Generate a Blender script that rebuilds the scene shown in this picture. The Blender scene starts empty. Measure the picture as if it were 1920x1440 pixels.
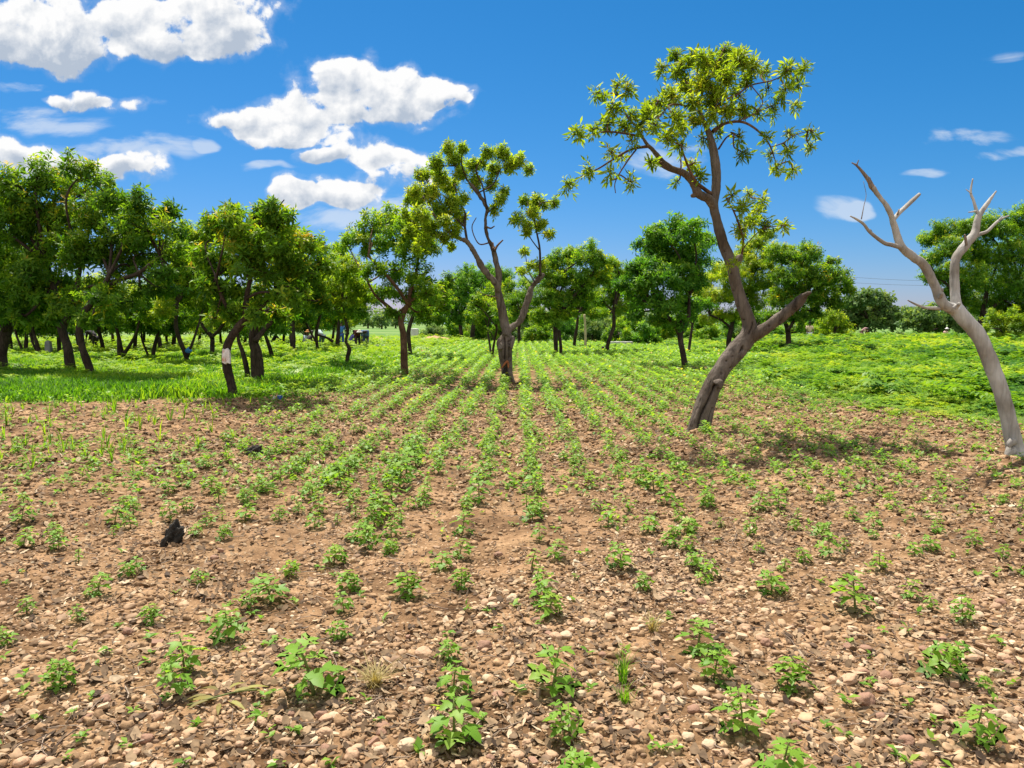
import bpy, math
import numpy as np
from mathutils import Vector, noise as mnoise

# ------------------------------------------------------------------ camera, sky, sun
scene = bpy.context.scene
COL = scene.collection
F, CX, CY, HC = 1450.0, 960.0, 720.0, 1.6          # focal length and centre in photo pixels, eye height in m
HORIZON = 606.0
PITCH = math.atan((CY - HORIZON) / F)

cam_data = bpy.data.cameras.new("camera")
cam_data.sensor_width = 36.0
cam_data.lens = 36.0 * F / 1920.0
cam_data.clip_start = 0.05
cam_data.clip_end = 6000.0
cam = bpy.data.objects.new("camera", cam_data)
COL.objects.link(cam)
cam.location = (0, 0, HC)
cam.rotation_euler = (math.pi / 2 - PITCH, 0, 0)
scene.camera = cam

CP, SP = math.cos(PITCH), math.sin(PITCH)
def ray(px, py):
    a, b = (px - CX) / F, (CY - py) / F
    return np.array([a, CP + b * SP, -SP + b * CP])
def at(px, py, Y):                       # world point seen at a pixel, at distance Y in front
    r = ray(px, py)
    return np.array([0, 0, HC]) + r * (Y / r[1])
def ground(px, py):
    r = ray(px, py)
    return np.array([0, 0, HC]) + r * (HC / -r[2])
def to_px(x, y, z=0.0):
    zz = z - HC
    dep = y * CP - zz * SP
    return CX + F * x / dep, CY - F * (y * SP + zz * CP) / dep

SUN_EL, SUN_AZ = math.radians(63.5), math.radians(-23.0)     # azimuth from +Y, to the left
SUN_DIR = Vector((math.sin(SUN_AZ) * math.cos(SUN_EL), math.cos(SUN_AZ) * math.cos(SUN_EL), math.sin(SUN_EL)))
sun_data = bpy.data.lights.new("sun", 'SUN')
sun_data.energy = 5.0
sun_data.angle = math.radians(0.53)
sun_data.color = (1.0, 0.95, 0.86)
sun = bpy.data.objects.new("sun", sun_data)
COL.objects.link(sun)
sun.location = (-20, 40, 60)
sun.rotation_euler = SUN_DIR.to_track_quat('Z', 'Y').to_euler()

scene.view_settings.view_transform = 'Standard'
scene.view_settings.look = 'None'
scene.view_settings.exposure = 0.92
scene.view_settings.gamma = 1.0
scene.view_settings.use_curve_mapping = False
scene.render.engine = 'CYCLES'
cy = scene.cycles
cy.max_bounces = 10; cy.diffuse_bounces = 6; cy.glossy_bounces = 2
cy.transmission_bounces = 4; cy.transparent_max_bounces = 8
cy.use_denoising = True
cy.sample_clamp_indirect = 6.0
cy.use_fast_gi = False

SKY_S = 0.10
SKY_TINT = (.038, .395, .60)
def build_world():
    w = bpy.data.worlds.new("World")
    scene.world = w
    w.use_nodes = True
    nt = w.node_tree
    nt.nodes.clear()
    N, L = nt.nodes, nt.links
    def math_(op, a, b=None, c=None, clamp=False):
        n = N.new('ShaderNodeMath'); n.operation = op; n.use_clamp = clamp
        for i, s in enumerate((a, b, c)):
            if s is None: continue
            if isinstance(s, (int, float)): n.inputs[i].default_value = s
            else: L.new(s, n.inputs[i])
        return n.outputs[0]
    def smooth(x, lo, hi):
        n = N.new('ShaderNodeMapRange'); n.interpolation_type = 'SMOOTHSTEP'
        L.new(x, n.inputs[0]); n.inputs[1].default_value = lo; n.inputs[2].default_value = hi
        n.inputs[3].default_value = 0; n.inputs[4].default_value = 1
        return n.outputs[0]
    def mix(fac, a, b):
        n = N.new('ShaderNodeMix'); n.data_type = 'RGBA'
        for s, i in ((fac, 0), (a, 6), (b, 7)):
            if isinstance(s, (int, float)): n.inputs[i].default_value = s
            elif isinstance(s, tuple): n.inputs[i].default_value = s
            else: L.new(s, n.inputs[i])
        return n.outputs[2]
    tc = N.new('ShaderNodeTexCoord').outputs['Generated']
    sep = N.new('ShaderNodeSeparateXYZ'); L.new(tc, sep.inputs[0])
    dy = math_('MAXIMUM', sep.outputs[1], 0.05)
    u = math_('DIVIDE', sep.outputs[0], dy)
    v = math_('DIVIDE', sep.outputs[2], dy)
    uv0 = N.new('ShaderNodeCombineXYZ'); L.new(u, uv0.inputs[0]); L.new(v, uv0.inputs[1])
    def noise_(vec, scale, detail, rough, dist=0.0, off=(0, 0, 0)):
        m = N.new('ShaderNodeMapping'); L.new(vec, m.inputs[0]); m.inputs[1].default_value = off
        n = N.new('ShaderNodeTexNoise'); n.noise_dimensions = '3D'
        n.inputs['Scale'].default_value = scale; n.inputs['Detail'].default_value = detail
        n.inputs['Roughness'].default_value = rough; n.inputs['Distortion'].default_value = dist
        L.new(m.outputs[0], n.inputs[0])
        return n
    # gentle warp of the sky plane so cloud outlines are ragged
    wn = noise_(uv0.outputs[0], 9.0, 3.0, 0.55)
    vm = N.new('ShaderNodeVectorMath'); vm.operation = 'SUBTRACT'; L.new(wn.outputs['Color'], vm.inputs[0]); vm.inputs[1].default_value = (.5, .5, .5)
    vs = N.new('ShaderNodeVectorMath'); vs.operation = 'MULTIPLY_ADD'; L.new(vm.outputs[0], vs.inputs[0]); vs.inputs[1].default_value = (.075, .055, 0); L.new(uv0.outputs[0], vs.inputs[2])
    uv = vs.outputs[0]
    def lobes(lst, grow=1.0):
        wsum = hsum = None
        for (px, py, rx, ru, rd) in lst:
            r = ray(px, py)
            c = (r[0] / r[1], r[2] / r[1])
            rr = ray(px + 10, py - 10)
            ku = (rr[0] / rr[1] - c[0]) / 10; kv = (rr[2] / rr[1] - c[1]) / 10
            a = N.new('ShaderNodeVectorMath'); a.operation = 'SUBTRACT'; L.new(uv, a.inputs[0]); a.inputs[1].default_value = (c[0], c[1], 0)
            b = N.new('ShaderNodeVectorMath'); b.operation = 'MULTIPLY'; L.new(a.outputs[0], b.inputs[0]); b.inputs[1].default_value = (1 / (rx * grow * ku), 1 / (ru * grow * kv), 0)
            s = N.new('ShaderNodeSeparateXYZ'); L.new(b.outputs[0], s.inputs[0])
            qd = math_('MULTIPLY', s.outputs[1], -ru / rd)
            qv = math_('MAXIMUM', s.outputs[1], qd)
            q2 = math_('MULTIPLY_ADD', s.outputs[0], s.outputs[0], math_('MULTIPLY', qv, qv))
            wt = math_('MAXIMUM', math_('SUBTRACT', 1.0, q2), 0.0)
            hh = math_('MULTIPLY', wt, s.outputs[1])
            wsum = wt if wsum is None else math_('ADD', wsum, wt)
            hsum = hh if hsum is None else math_('ADD', hsum, hh)
        h = math_('DIVIDE', hsum, math_('MAXIMUM', wsum, 0.001))
        return wsum, h
    cumulus = [(255, 22, 70, 45, 34), (90, 35, 165, 100, 92), (150, 88, 85, 45, 52), (395, 25, 160, 100, 88), (310, 60, 80, 65, 62), (425, 85, 75, 45, 48), (20, 60, 90, 60, 60),
               (25, 292, 85, 42, 40), (115, 305, 90, 38, 35), (185, 318, 60, 28, 30), (265, 315, 55, 42, 36),
               (665, 170, 150, 82, 62), (775, 185, 115, 58, 48), (560, 215, 130, 44, 32), (440, 222, 88, 28, 24), (845, 175, 55, 38, 26), (640, 130, 60, 36, 40), (530, 252, 100, 22, 20),
               (675, 282, 92, 40, 30), (605, 292, 38, 18, 18),
               (748, 325, 78, 50, 44), (605, 365, 95, 44, 34), (560, 372, 50, 30, 24), (665, 378, 55, 28, 22),
               (235, 195, 60, 22, 20), (145, 182, 60, 18, 17)]
    wisps = [(1582, 400, 62, 34, 26), (1600, 404, 40, 24, 22), (30, 160, 75, 30, 26), (60, 225, 170, 38, 34), (385, 270, 34, 16, 14), (495, 311, 85, 13, 12), (240, 270, 180, 26, 30), (1895, 125, 75, 28, 22),
             (1820, 248, 120, 20, 18), (1885, 282, 85, 20, 16), (1740, 314, 58, 14, 12), (1250, 285, 130, 50, 50), (700, 405, 130, 40, 30), (600, 420, 120, 26, 24)]
    cw, ch = lobes(cumulus, 1.24)
    ww, wh = lobes(wisps)
    up = (-0.006, 0.014, 0.0)
    n1 = noise_(uv0.outputs[0], 15.0, 9.0, 0.56, 0.1)
    n2 = noise_(uv0.outputs[0], 15.0, 9.0, 0.56, 0.1, off=up)
    vo = N.new('ShaderNodeTexVoronoi'); vo.feature = 'SMOOTH_F1'; vo.inputs['Scale'].default_value = 26.0
    vo.inputs['Smoothness'].default_value = .35
    try: vo.inputs['Detail'].default_value = 2.0; vo.inputs['Roughness'].default_value = .55
    except Exception: pass
    L.new(uv, vo.inputs['Vector'])
    bill = math_('SUBTRACT', 0.45, vo.outputs['Distance'])
    f1 = math_('MULTIPLY_ADD', math_('SUBTRACT', n1.outputs[0], 0.5), 2.9, math_('MULTIPLY', bill, 0.42))
    cwc = math_('MINIMUM', cw, 1.3)
    dens = math_('ADD', math_('MULTIPLY_ADD', cwc, 1.22, -0.58), math_('MULTIPLY', f1, smooth(cw, 0.0, 0.12)))
    nf = noise_(uv, 30.0, 8.0, 0.62, 0.15)                 # frayed fringe
    fr = math_('MULTIPLY_ADD', math_('SUBTRACT', nf.outputs[0], 0.5), 1.5, dens)
    core = smooth(fr, -0.02, 0.36)
    fringe = math_('MULTIPLY', smooth(fr, -0.45, 0.40), 0.26)
    alpha = math_('MULTIPLY', math_('MAXIMUM', core, fringe), smooth(cw, 0.0, 0.22))
    # wisps
    ns = N.new('ShaderNodeMapping'); L.new(uv0.outputs[0], ns.inputs[0]); ns.inputs[1].default_value = (0, 0, .37); ns.inputs[2].default_value = (0, 0, .12); ns.inputs[3].default_value = (0.5, 1.7, 1)
    nw = noise_(ns.outputs[0], 14.0, 7.0, 0.6, 0.5)
    wd = math_('ADD', math_('MULTIPLY', ww, 0.9), math_('MULTIPLY_ADD', nw.outputs[0], 5.0, -2.75))
    walpha = math_('MULTIPLY', math_('MULTIPLY', smooth(wd, 0.0, 1.1), smooth(ww, 0.0, 0.75)), 0.62)
    # light on the cloud: lit tops, greyer bases
    dn = math_('SUBTRACT', n1.outputs[0], n2.outputs[0])
    lit = math_('ADD', math_('MULTIPLY_ADD', ch, 1.35, 0.70), math_('ADD', math_('MULTIPLY', dn, 4.6), math_('MULTIPLY', math_('SUBTRACT', nf.outputs[0], 0.5), 0.55)))
    thick = smooth(dens, 0.25, 0.95)
    lit = math_('ADD', lit, math_('MULTIPLY_ADD', thick, -0.30, 0.16))
    lit = math_('MINIMUM', math_('MAXIMUM', lit, 0.0), 1.0)
    k = 1.0 / SKY_S
    cloudcol = mix(lit, (0.25 * k, 0.29 * k, 0.35 * k, 1), (0.525 * k, 0.525 * k, 0.525 * k, 1))
    wispcol = (0.40 * k, 0.44 * k, 0.49 * k, 1)
    sky = N.new('ShaderNodeTexSky'); sky.sky_type = 'NISHITA'
    sky.sun_disc = False
    sky.sun_elevation = SUN_EL
    sky.sun_rotation = SUN_AZ
    sky.altitude = 100.0; sky.air_density = 1.0; sky.dust_density = 0.35; sky.ozone_density = 3.0
    hs = N.new('ShaderNodeMix'); hs.data_type = 'RGBA'; hs.blend_type = 'MULTIPLY'; hs.inputs[0].default_value = 1      # deep polarised blue
    hs.inputs[7].default_value = (SKY_TINT[0], SKY_TINT[1], SKY_TINT[2], 1)
    sc_ = N.new('ShaderNodeSeparateColor'); L.new(sky.outputs[0], sc_.inputs[0])
    cc_ = N.new('ShaderNodeCombineColor'); L.new(math_('POWER', sc_.outputs[0], 2.2), cc_.inputs[0]); L.new(sc_.outputs[1], cc_.inputs[1]); L.new(sc_.outputs[2], cc_.inputs[2])
    L.new(cc_.outputs[0], hs.inputs[6])
    c1 = mix(walpha, hs.outputs[2], wispcol)
    c2 = mix(alpha, c1, cloudcol)
    # unseen bright cloud added behind the camera and overhead to fill the shadows
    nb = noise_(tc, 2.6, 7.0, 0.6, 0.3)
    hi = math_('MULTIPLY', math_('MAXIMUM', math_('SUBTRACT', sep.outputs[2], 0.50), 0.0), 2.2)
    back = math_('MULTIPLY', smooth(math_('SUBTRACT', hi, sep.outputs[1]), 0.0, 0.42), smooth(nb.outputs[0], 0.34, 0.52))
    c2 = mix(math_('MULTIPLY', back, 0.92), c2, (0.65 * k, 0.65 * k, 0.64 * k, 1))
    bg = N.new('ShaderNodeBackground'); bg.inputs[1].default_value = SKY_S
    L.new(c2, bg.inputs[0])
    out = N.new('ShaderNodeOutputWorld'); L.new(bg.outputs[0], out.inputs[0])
    try: w.cycles.sample_map_resolution = 1024; w.cycles.sampling_method = 'MANUAL'
    except Exception: pass
build_world()

# ------------------------------------------------------------------ helpers
_tabs = {}
def vnoise(x, y, seed=0):
    if seed not in _tabs: _tabs[seed] = np.random.default_rng(seed + 77).random((256, 256))
    t = _tabs[seed]
    xi = np.floor(x).astype(np.int64); yi = np.floor(y).astype(np.int64)
    fx = x - xi; fy = y - yi
    fx = fx * fx * (3 - 2 * fx); fy = fy * fy * (3 - 2 * fy)
    a = t[xi & 255, yi & 255]; b = t[(xi + 1) & 255, yi & 255]
    c = t[xi & 255, (yi + 1) & 255]; d = t[(xi + 1) & 255, (yi + 1) & 255]
    return (a * (1 - fx) + b * fx) * (1 - fy) + (c * (1 - fx) + d * fx) * fy
def fbm(x, y, seed=0, oct=4):
    s = 0; amp = 0.5; tot = 0
    for i in range(oct):
        s = s + amp * vnoise(x * 2 ** i + 13.7 * i, y * 2 ** i + 7.1 * i, seed + i); tot += amp; amp *= 0.5
    return s / tot
ROW_S, ROW_0 = 0.512, 0.128
def row_phase(x, y): return (x - 0.0103 * y - ROW_0) / ROW_S
def height(x, y):
    x = np.asarray(x, float); y = np.asarray(y, float)
    d = np.hypot(x, y)
    fade = np.clip((40 - d) / 25, 0, 1)
    h = 0.05 * (fbm(x * 0.9, y * 0.9, 3, 3) - .5) + 0.030 * (fbm(x * 4.5, y * 4.5, 9, 4) - .5)
    h = h + 0.020 * np.cos(2 * np.pi * row_phase(x, y)) * np.clip((d - 4) / 6, 0, 1)
    return h * fade
BX = np.array([-4000, 0, 250, 430, 520, 600, 690, 760, 860, 960, 1000, 1120, 1250, 1330, 1400, 1480, 1580, 1700, 1800, 1920, 2600, 6000])
BY = np.array([756, 752, 754, 748, 742, 722, 700, 688, 660, 648, 648, 656, 676, 692, 704, 738, 756, 772, 784, 796, 850, 900])
def lush(x, y):                           # pixels by which a ground point lies inside the green cover
    y = np.maximum(y, 0.5)
    px, py = to_px(x, y)
    return np.interp(px, BX, BY) - py

def link(name, me, parent=None):
    o = bpy.data.objects.new(name, me); COL.objects.link(o)
    if parent is not None: o.parent = parent
    return o
def tag(o, label=None, cat=None, group=None, kind=None):
    if label: o["label"] = label
    if cat: o["category"] = cat
    if group: o["group"] = group
    if kind: o["kind"] = kind
    return o
def empty(name, loc, label, cat, group=None):
    o = bpy.data.objects.new(name, None); COL.objects.link(o)
    o.location = [float(c) for c in loc]; o.empty_display_size = 0.2
    return tag(o, label, cat, group)
def mesh(name, V, faces, mat, attrs=None, smooth=False):
    V = np.asarray(V, np.float32)
    if not isinstance(faces, list): faces = [faces]
    faces = [np.asarray(f, np.int32) for f in faces if len(f)]
    me = bpy.data.meshes.new(name)
    me.vertices.add(len(V)); me.vertices.foreach_set("co", V.ravel())
    nl = sum(f.size for f in faces); npoly = sum(len(f) for f in faces)
    me.loops.add(nl); me.loops.foreach_set("vertex_index", np.concatenate([f.ravel() for f in faces]))
    me.polygons.add(npoly)
    tot = np.concatenate([np.full(len(f), f.shape[1], np.int32) for f in faces])
    st = np.concatenate([[0], np.cumsum(tot)[:-1]]).astype(np.int32)
    me.polygons.foreach_set("loop_start", st)
    if smooth: me.polygons.foreach_set("use_smooth", np.ones(npoly, bool))
    for k, a in (attrs or {}).items():
        at_ = me.attributes.new(k, 'FLOAT', 'POINT'); at_.data.foreach_set("value", np.asarray(a, np.float32))
    me.update(calc_edges=True)
    if mat: me.materials.append(mat)
    return me
def merge(parts):                          # [(V, [faces], attrs)] -> one
    Vs, Fs, A, off = [], {}, {}, 0
    for V, fs, at_ in parts:
        V = np.asarray(V); Vs.append(V)
        for f in (fs if isinstance(fs, list) else [fs]):
            f = np.asarray(f)
            if len(f): Fs.setdefault(f.shape[1], []).append(f + off)
        for k, a in at_.items(): A.setdefault(k, []).append(np.broadcast_to(np.asarray(a, float), (len(V),)))
        off += len(V)
    return np.concatenate(Vs), [np.concatenate(f) for f in Fs.values()], {k: np.concatenate(a) for k, a in A.items()}
def norm(v): return v / np.maximum(np.linalg.norm(v, axis=-1, keepdims=True), 1e-9)
def basis(d, spin):                        # rotation whose z axis is d
    d = norm(np.asarray(d, float)); n = len(d)
    ref = np.where(np.abs(d[:, 2:3]) < 0.95, np.array([[0, 0, 1.]]), np.array([[1., 0, 0]]))
    x = norm(np.cross(ref, d)); y = np.cross(d, x)
    c, s = np.cos(spin)[:, None], np.sin(spin)[:, None]
    return np.stack([x * c + y * s, -x * s + y * c, d], axis=-1)
def scatter(V, faces, pos, R, s, attrs_t=None, tint=None):
    """copies of a template; tint (n) plus the template's own tint"""
    n = len(pos); m = len(V)
    s = np.asarray(s, float)
    if s.ndim == 1: s = s[:, None]
    P = np.einsum('nij,nmj->nmi', R, V[None] * s[:, None, :]) + pos[:, None, :]
    offs = (np.arange(n) * m)[:, None, None]
    fs = [(np.asarray(f)[None] + offs).reshape(-1, np.asarray(f).shape[1]) for f in (faces if isinstance(faces, list) else [faces])]
    t = np.zeros((n, m))
    if tint is not None: t = t + np.asarray(tint)[:, None]
    if attrs_t is not None: t = t + np.asarray(attrs_t)[None]
    return P.reshape(-1, 3), fs, {'tint': t.ravel()}
def catmull(P, n=6):
    P = np.asarray(P, float)
    if len(P) < 3:
        t = np.linspace(0, 1, n + 1)[:, None]; return P[0] * (1 - t) + P[1] * t
    Q = np.vstack([2 * P[0] - P[1], P, 2 * P[-1] - P[-2]]); out = []
    for i in range(1, len(Q) - 2):
        t = np.linspace(0, 1, n, endpoint=False)[:, None]
        a, b, c, d = Q[i - 1], Q[i], Q[i + 1], Q[i + 2]
        out.append(0.5 * (2 * b + (c - a) * t + (2 * a - 5 * b + 4 * c - d) * t ** 2 + (3 * b - a - 3 * c + d) * t ** 3))
    out.append(P[-1:]); return np.concatenate(out)
def tube(P, r, sides=8, rough=0.0, seed=0, cap=True):
    P = np.asarray(P, float); n = len(P); r = np.broadcast_to(np.asarray(r, float), (n,))
    T = np.gradient(P, axis=0); T = norm(T)
    ref = np.array([0.3, 1.0, 0.1]); u = norm(np.cross(T[0], ref)[None])[0]
    rg = np.random.default_rng(seed)
    V = []
    ang = np.arange(sides) * 2 * np.pi / sides
    ph = rg.random(4) * 6.28
    for i in range(n):
        u = u - T[i] * np.dot(u, T[i]); u /= max(np.linalg.norm(u), 1e-9)
        w = np.cross(T[i], u)
        rr = r[i] * (1 + rough * (np.sin(2 * ang + ph[0] + i * .35) * .5 + np.sin(3 * ang + ph[1] - i * .22) * .4 + .5 * (rg.random(sides) - .5)))
        V.append(P[i] + (np.cos(ang) * rr)[:, None] * u + (np.sin(ang) * rr)[:, None] * w)
    V = np.concatenate(V)
    i = np.arange(n - 1)[:, None] * sides; j = np.arange(sides)[None]; k = (j + 1) % sides
    q = np.stack([i + j, i + k, i + sides + k, i + sides + j], -1).reshape(-1, 4)
    fs = [q]
    if cap:
        V = np.vstack([V, P[-1] + T[-1] * r[-1] * .4, P[0]])
        a = (n - 1) * sides; jj = np.arange(sides); kk = (jj + 1) % sides
        fs.append(np.concatenate([np.stack([a + jj, a + kk, np.full(sides, len(V) - 2)], -1),
                                  np.stack([kk, jj, np.full(sides, len(V) - 1)], -1)]))
    return V, fs
def icosphere(sub):
    t = (1 + 5 ** .5) / 2
    V = [(-1, t, 0), (1, t, 0), (-1, -t, 0), (1, -t, 0), (0, -1, t), (0, 1, t), (0, -1, -t), (0, 1, -t), (t, 0, -1), (t, 0, 1), (-t, 0, -1), (-t, 0, 1)]
    V = [np.array(v) / np.linalg.norm(v) for v in V]
    Fc = [(0, 11, 5), (0, 5, 1), (0, 1, 7), (0, 7, 10), (0, 10, 11), (1, 5, 9), (5, 11, 4), (11, 10, 2), (10, 7, 6), (7, 1, 8), (3, 9, 4), (3, 4, 2), (3, 2, 6), (3, 6, 8), (3, 8, 9), (4, 9, 5), (2, 4, 11), (6, 2, 10), (8, 6, 7), (9, 8, 1)]
    for _ in range(sub):
        mid = {}; nf = []
        def m(a, b):
            k = (min(a, b), max(a, b))
            if k not in mid:
                p = V[a] + V[b]; V.append(p / np.linalg.norm(p)); mid[k] = len(V) - 1
            return mid[k]
        for a, b, c in Fc:
            ab, bc, ca = m(a, b), m(b, c), m(c, a)
            nf += [(a, ab, ca), (b, bc, ab), (c, ca, bc), (ab, bc, ca)]
        Fc = nf
    return np.array(V), np.array(Fc)

# ------------------------------------------------------------------ materials
def new_mat(name):
    m = bpy.data.materials.new(name); m.use_nodes = True
    m.node_tree.nodes.clear()
    return m, m.node_tree.nodes, m.node_tree.links
def ramp_(N, stops):
    r = N.new('ShaderNodeValToRGB'); e = r.color_ramp.elements
    while len(e) < len(stops): e.new(0.5)
    for el, (p, c) in zip(e, stops): el.position = p; el.color = (*c, 1)
    return r
def leaf_mat(name, stops, trans=0.35, rough=0.5, warm=(1.25, 1.15, 0.5)):
    m, N, L = new_mat(name)
    a = N.new('ShaderNodeAttribute'); a.attribute_name = 'tint'
    r = ramp_(N, stops); L.new(a.outputs['Fac'], r.inputs[0])
    p = N.new('ShaderNodeBsdfPrincipled'); p.inputs['Roughness'].default_value = rough
    p.inputs['Specular IOR Level'].default_value = 0.22
    L.new(r.outputs[0], p.inputs['Base Color'])
    t = N.new('ShaderNodeBsdfTranslucent')
    mx = N.new('ShaderNodeMix'); mx.data_type = 'RGBA'; mx.blend_type = 'MULTIPLY'; mx.inputs[0].default_value = 1
    L.new(r.outputs[0], mx.inputs[6]); mx.inputs[7].default_value = (*[w * 1.5 for w in warm], 1)
    L.new(mx.outputs[2], t.inputs[0])
    s = N.new('ShaderNodeMixShader'); s.inputs[0].default_value = trans
    L.new(p.outputs[0], s.inputs[1]); L.new(t.outputs[0], s.inputs[2])
    o = N.new('ShaderNodeOutputMaterial'); L.new(s.outputs[0], o.inputs[0])
    return m
def bark_mat(name, dark, mid, light, scale=9.0, stretch=0.22, bump=0.6, crack=0.5):
    m, N, L = new_mat(name)
    tc = N.new('ShaderNodeTexCoord'); mp = N.new('ShaderNodeMapping'); mp.inputs[3].default_value = (1, 1, stretch)
    L.new(tc.outputs['Object'], mp.inputs[0])
    n = N.new('ShaderNodeTexNoise'); n.inputs['Scale'].default_value = scale; n.inputs['Detail'].default_value = 8; n.inputs['Roughness'].default_value = .68; n.inputs['Distortion'].default_value = .4
    L.new(mp.outputs[0], n.inputs[0])
    n2 = N.new('ShaderNodeTexNoise'); n2.inputs['Scale'].default_value = 2.2; n2.inputs['Detail'].default_value = 5
    L.new(tc.outputs['Object'], n2.inputs[0])
    vo = N.new('ShaderNodeTexVoronoi'); vo.feature = 'DISTANCE_TO_EDGE'; vo.inputs['Scale'].default_value = scale * 1.6
    L.new(mp.outputs[0], vo.inputs[0])
    r = ramp_(N, [(.25, dark), (.48, mid), (.62, mid), (.78, light)])
    L.new(n.outputs[0], r.inputs[0])
    r2 = ramp_(N, [(.35, (.55, .5, .45)), (.65, (1.1, 1.1, 1.1))]); L.new(n2.outputs[0], r2.inputs[0])
    mx = N.new('ShaderNodeMix'); mx.data_type = 'RGBA'; mx.blend_type = 'MULTIPLY'; mx.inputs[0].default_value = 1
    L.new(r.outputs[0], mx.inputs[6]); L.new(r2.outputs[0], mx.inputs[7])
    cr = ramp_(N, [(0.0, (1 - crack,) * 3), (.12, (1, 1, 1))]); L.new(vo.outputs[0], cr.inputs[0])
    mx2 = N.new('ShaderNodeMix'); mx2.data_type = 'RGBA'; mx2.blend_type = 'MULTIPLY'; mx2.inputs[0].default_value = 1
    L.new(mx.outputs[2], mx2.inputs[6]); L.new(cr.outputs[0], mx2.inputs[7])
    p = N.new('ShaderNodeBsdfPrincipled'); p.inputs['Roughness'].default_value = .9; p.inputs['Specular IOR Level'].default_value = .15
    L.new(mx2.outputs[2], p.inputs['Base Color'])
    ad = N.new('ShaderNodeMath'); ad.operation = 'MULTIPLY_ADD'; L.new(cr.outputs[0], ad.inputs[0]); ad.inputs[1].default_value = crack * .5; L.new(n.outputs[0], ad.inputs[2])
    b = N.new('ShaderNodeBump'); b.inputs['Strength'].default_value = bump; b.inputs['Distance'].default_value = .03
    L.new(ad.outputs[0], b.inputs['Height']); L.new(b.outputs[0], p.inputs['Normal'])
    o = N.new('ShaderNodeOutputMaterial'); L.new(p.outputs[0], o.inputs[0])
    return m
def plain_mat(name, col, var=0.25, scale=12.0, rough=.8, attr=None, stops=None, bump=0.15, spec=.25):
    m, N, L = new_mat(name)
    tc = N.new('ShaderNodeTexCoord')
    n = N.new('ShaderNodeTexNoise'); n.inputs['Scale'].default_value = scale; n.inputs['Detail'].default_value = 6
    L.new(tc.outputs['Object'], n.inputs[0])
    if attr:
        a = N.new('ShaderNodeAttribute'); a.attribute_name = attr
        base = ramp_(N, stops); L.new(a.outputs['Fac'], base.inputs[0]); src = base.outputs[0]
    else:
        rgb = N.new('ShaderNodeRGB'); rgb.outputs[0].default_value = (*col, 1); src = rgb.outputs[0]
    r = ramp_(N, [(.3, (1 - var,) * 3), (.7, (1 + var,) * 3)]); L.new(n.outputs[0], r.inputs[0])
    mx = N.new('ShaderNodeMix'); mx.data_type = 'RGBA'; mx.blend_type = 'MULTIPLY'; mx.inputs[0].default_value = 1
    L.new(src, mx.inputs[6]); L.new(r.outputs[0], mx.inputs[7])
    p = N.new('ShaderNodeBsdfPrincipled'); p.inputs['Roughness'].default_value = rough; p.inputs['Specular IOR Level'].default_value = spec
    L.new(mx.outputs[2], p.inputs['Base Color'])
    b = N.new('ShaderNodeBump'); b.inputs['Strength'].default_value = bump; b.inputs['Distance'].default_value = .01
    L.new(n.outputs[0], b.inputs['Height']); L.new(b.outputs[0], p.inputs['Normal'])
    o = N.new('ShaderNodeOutputMaterial'); L.new(p.outputs[0], o.inputs[0])
    return m
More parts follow.
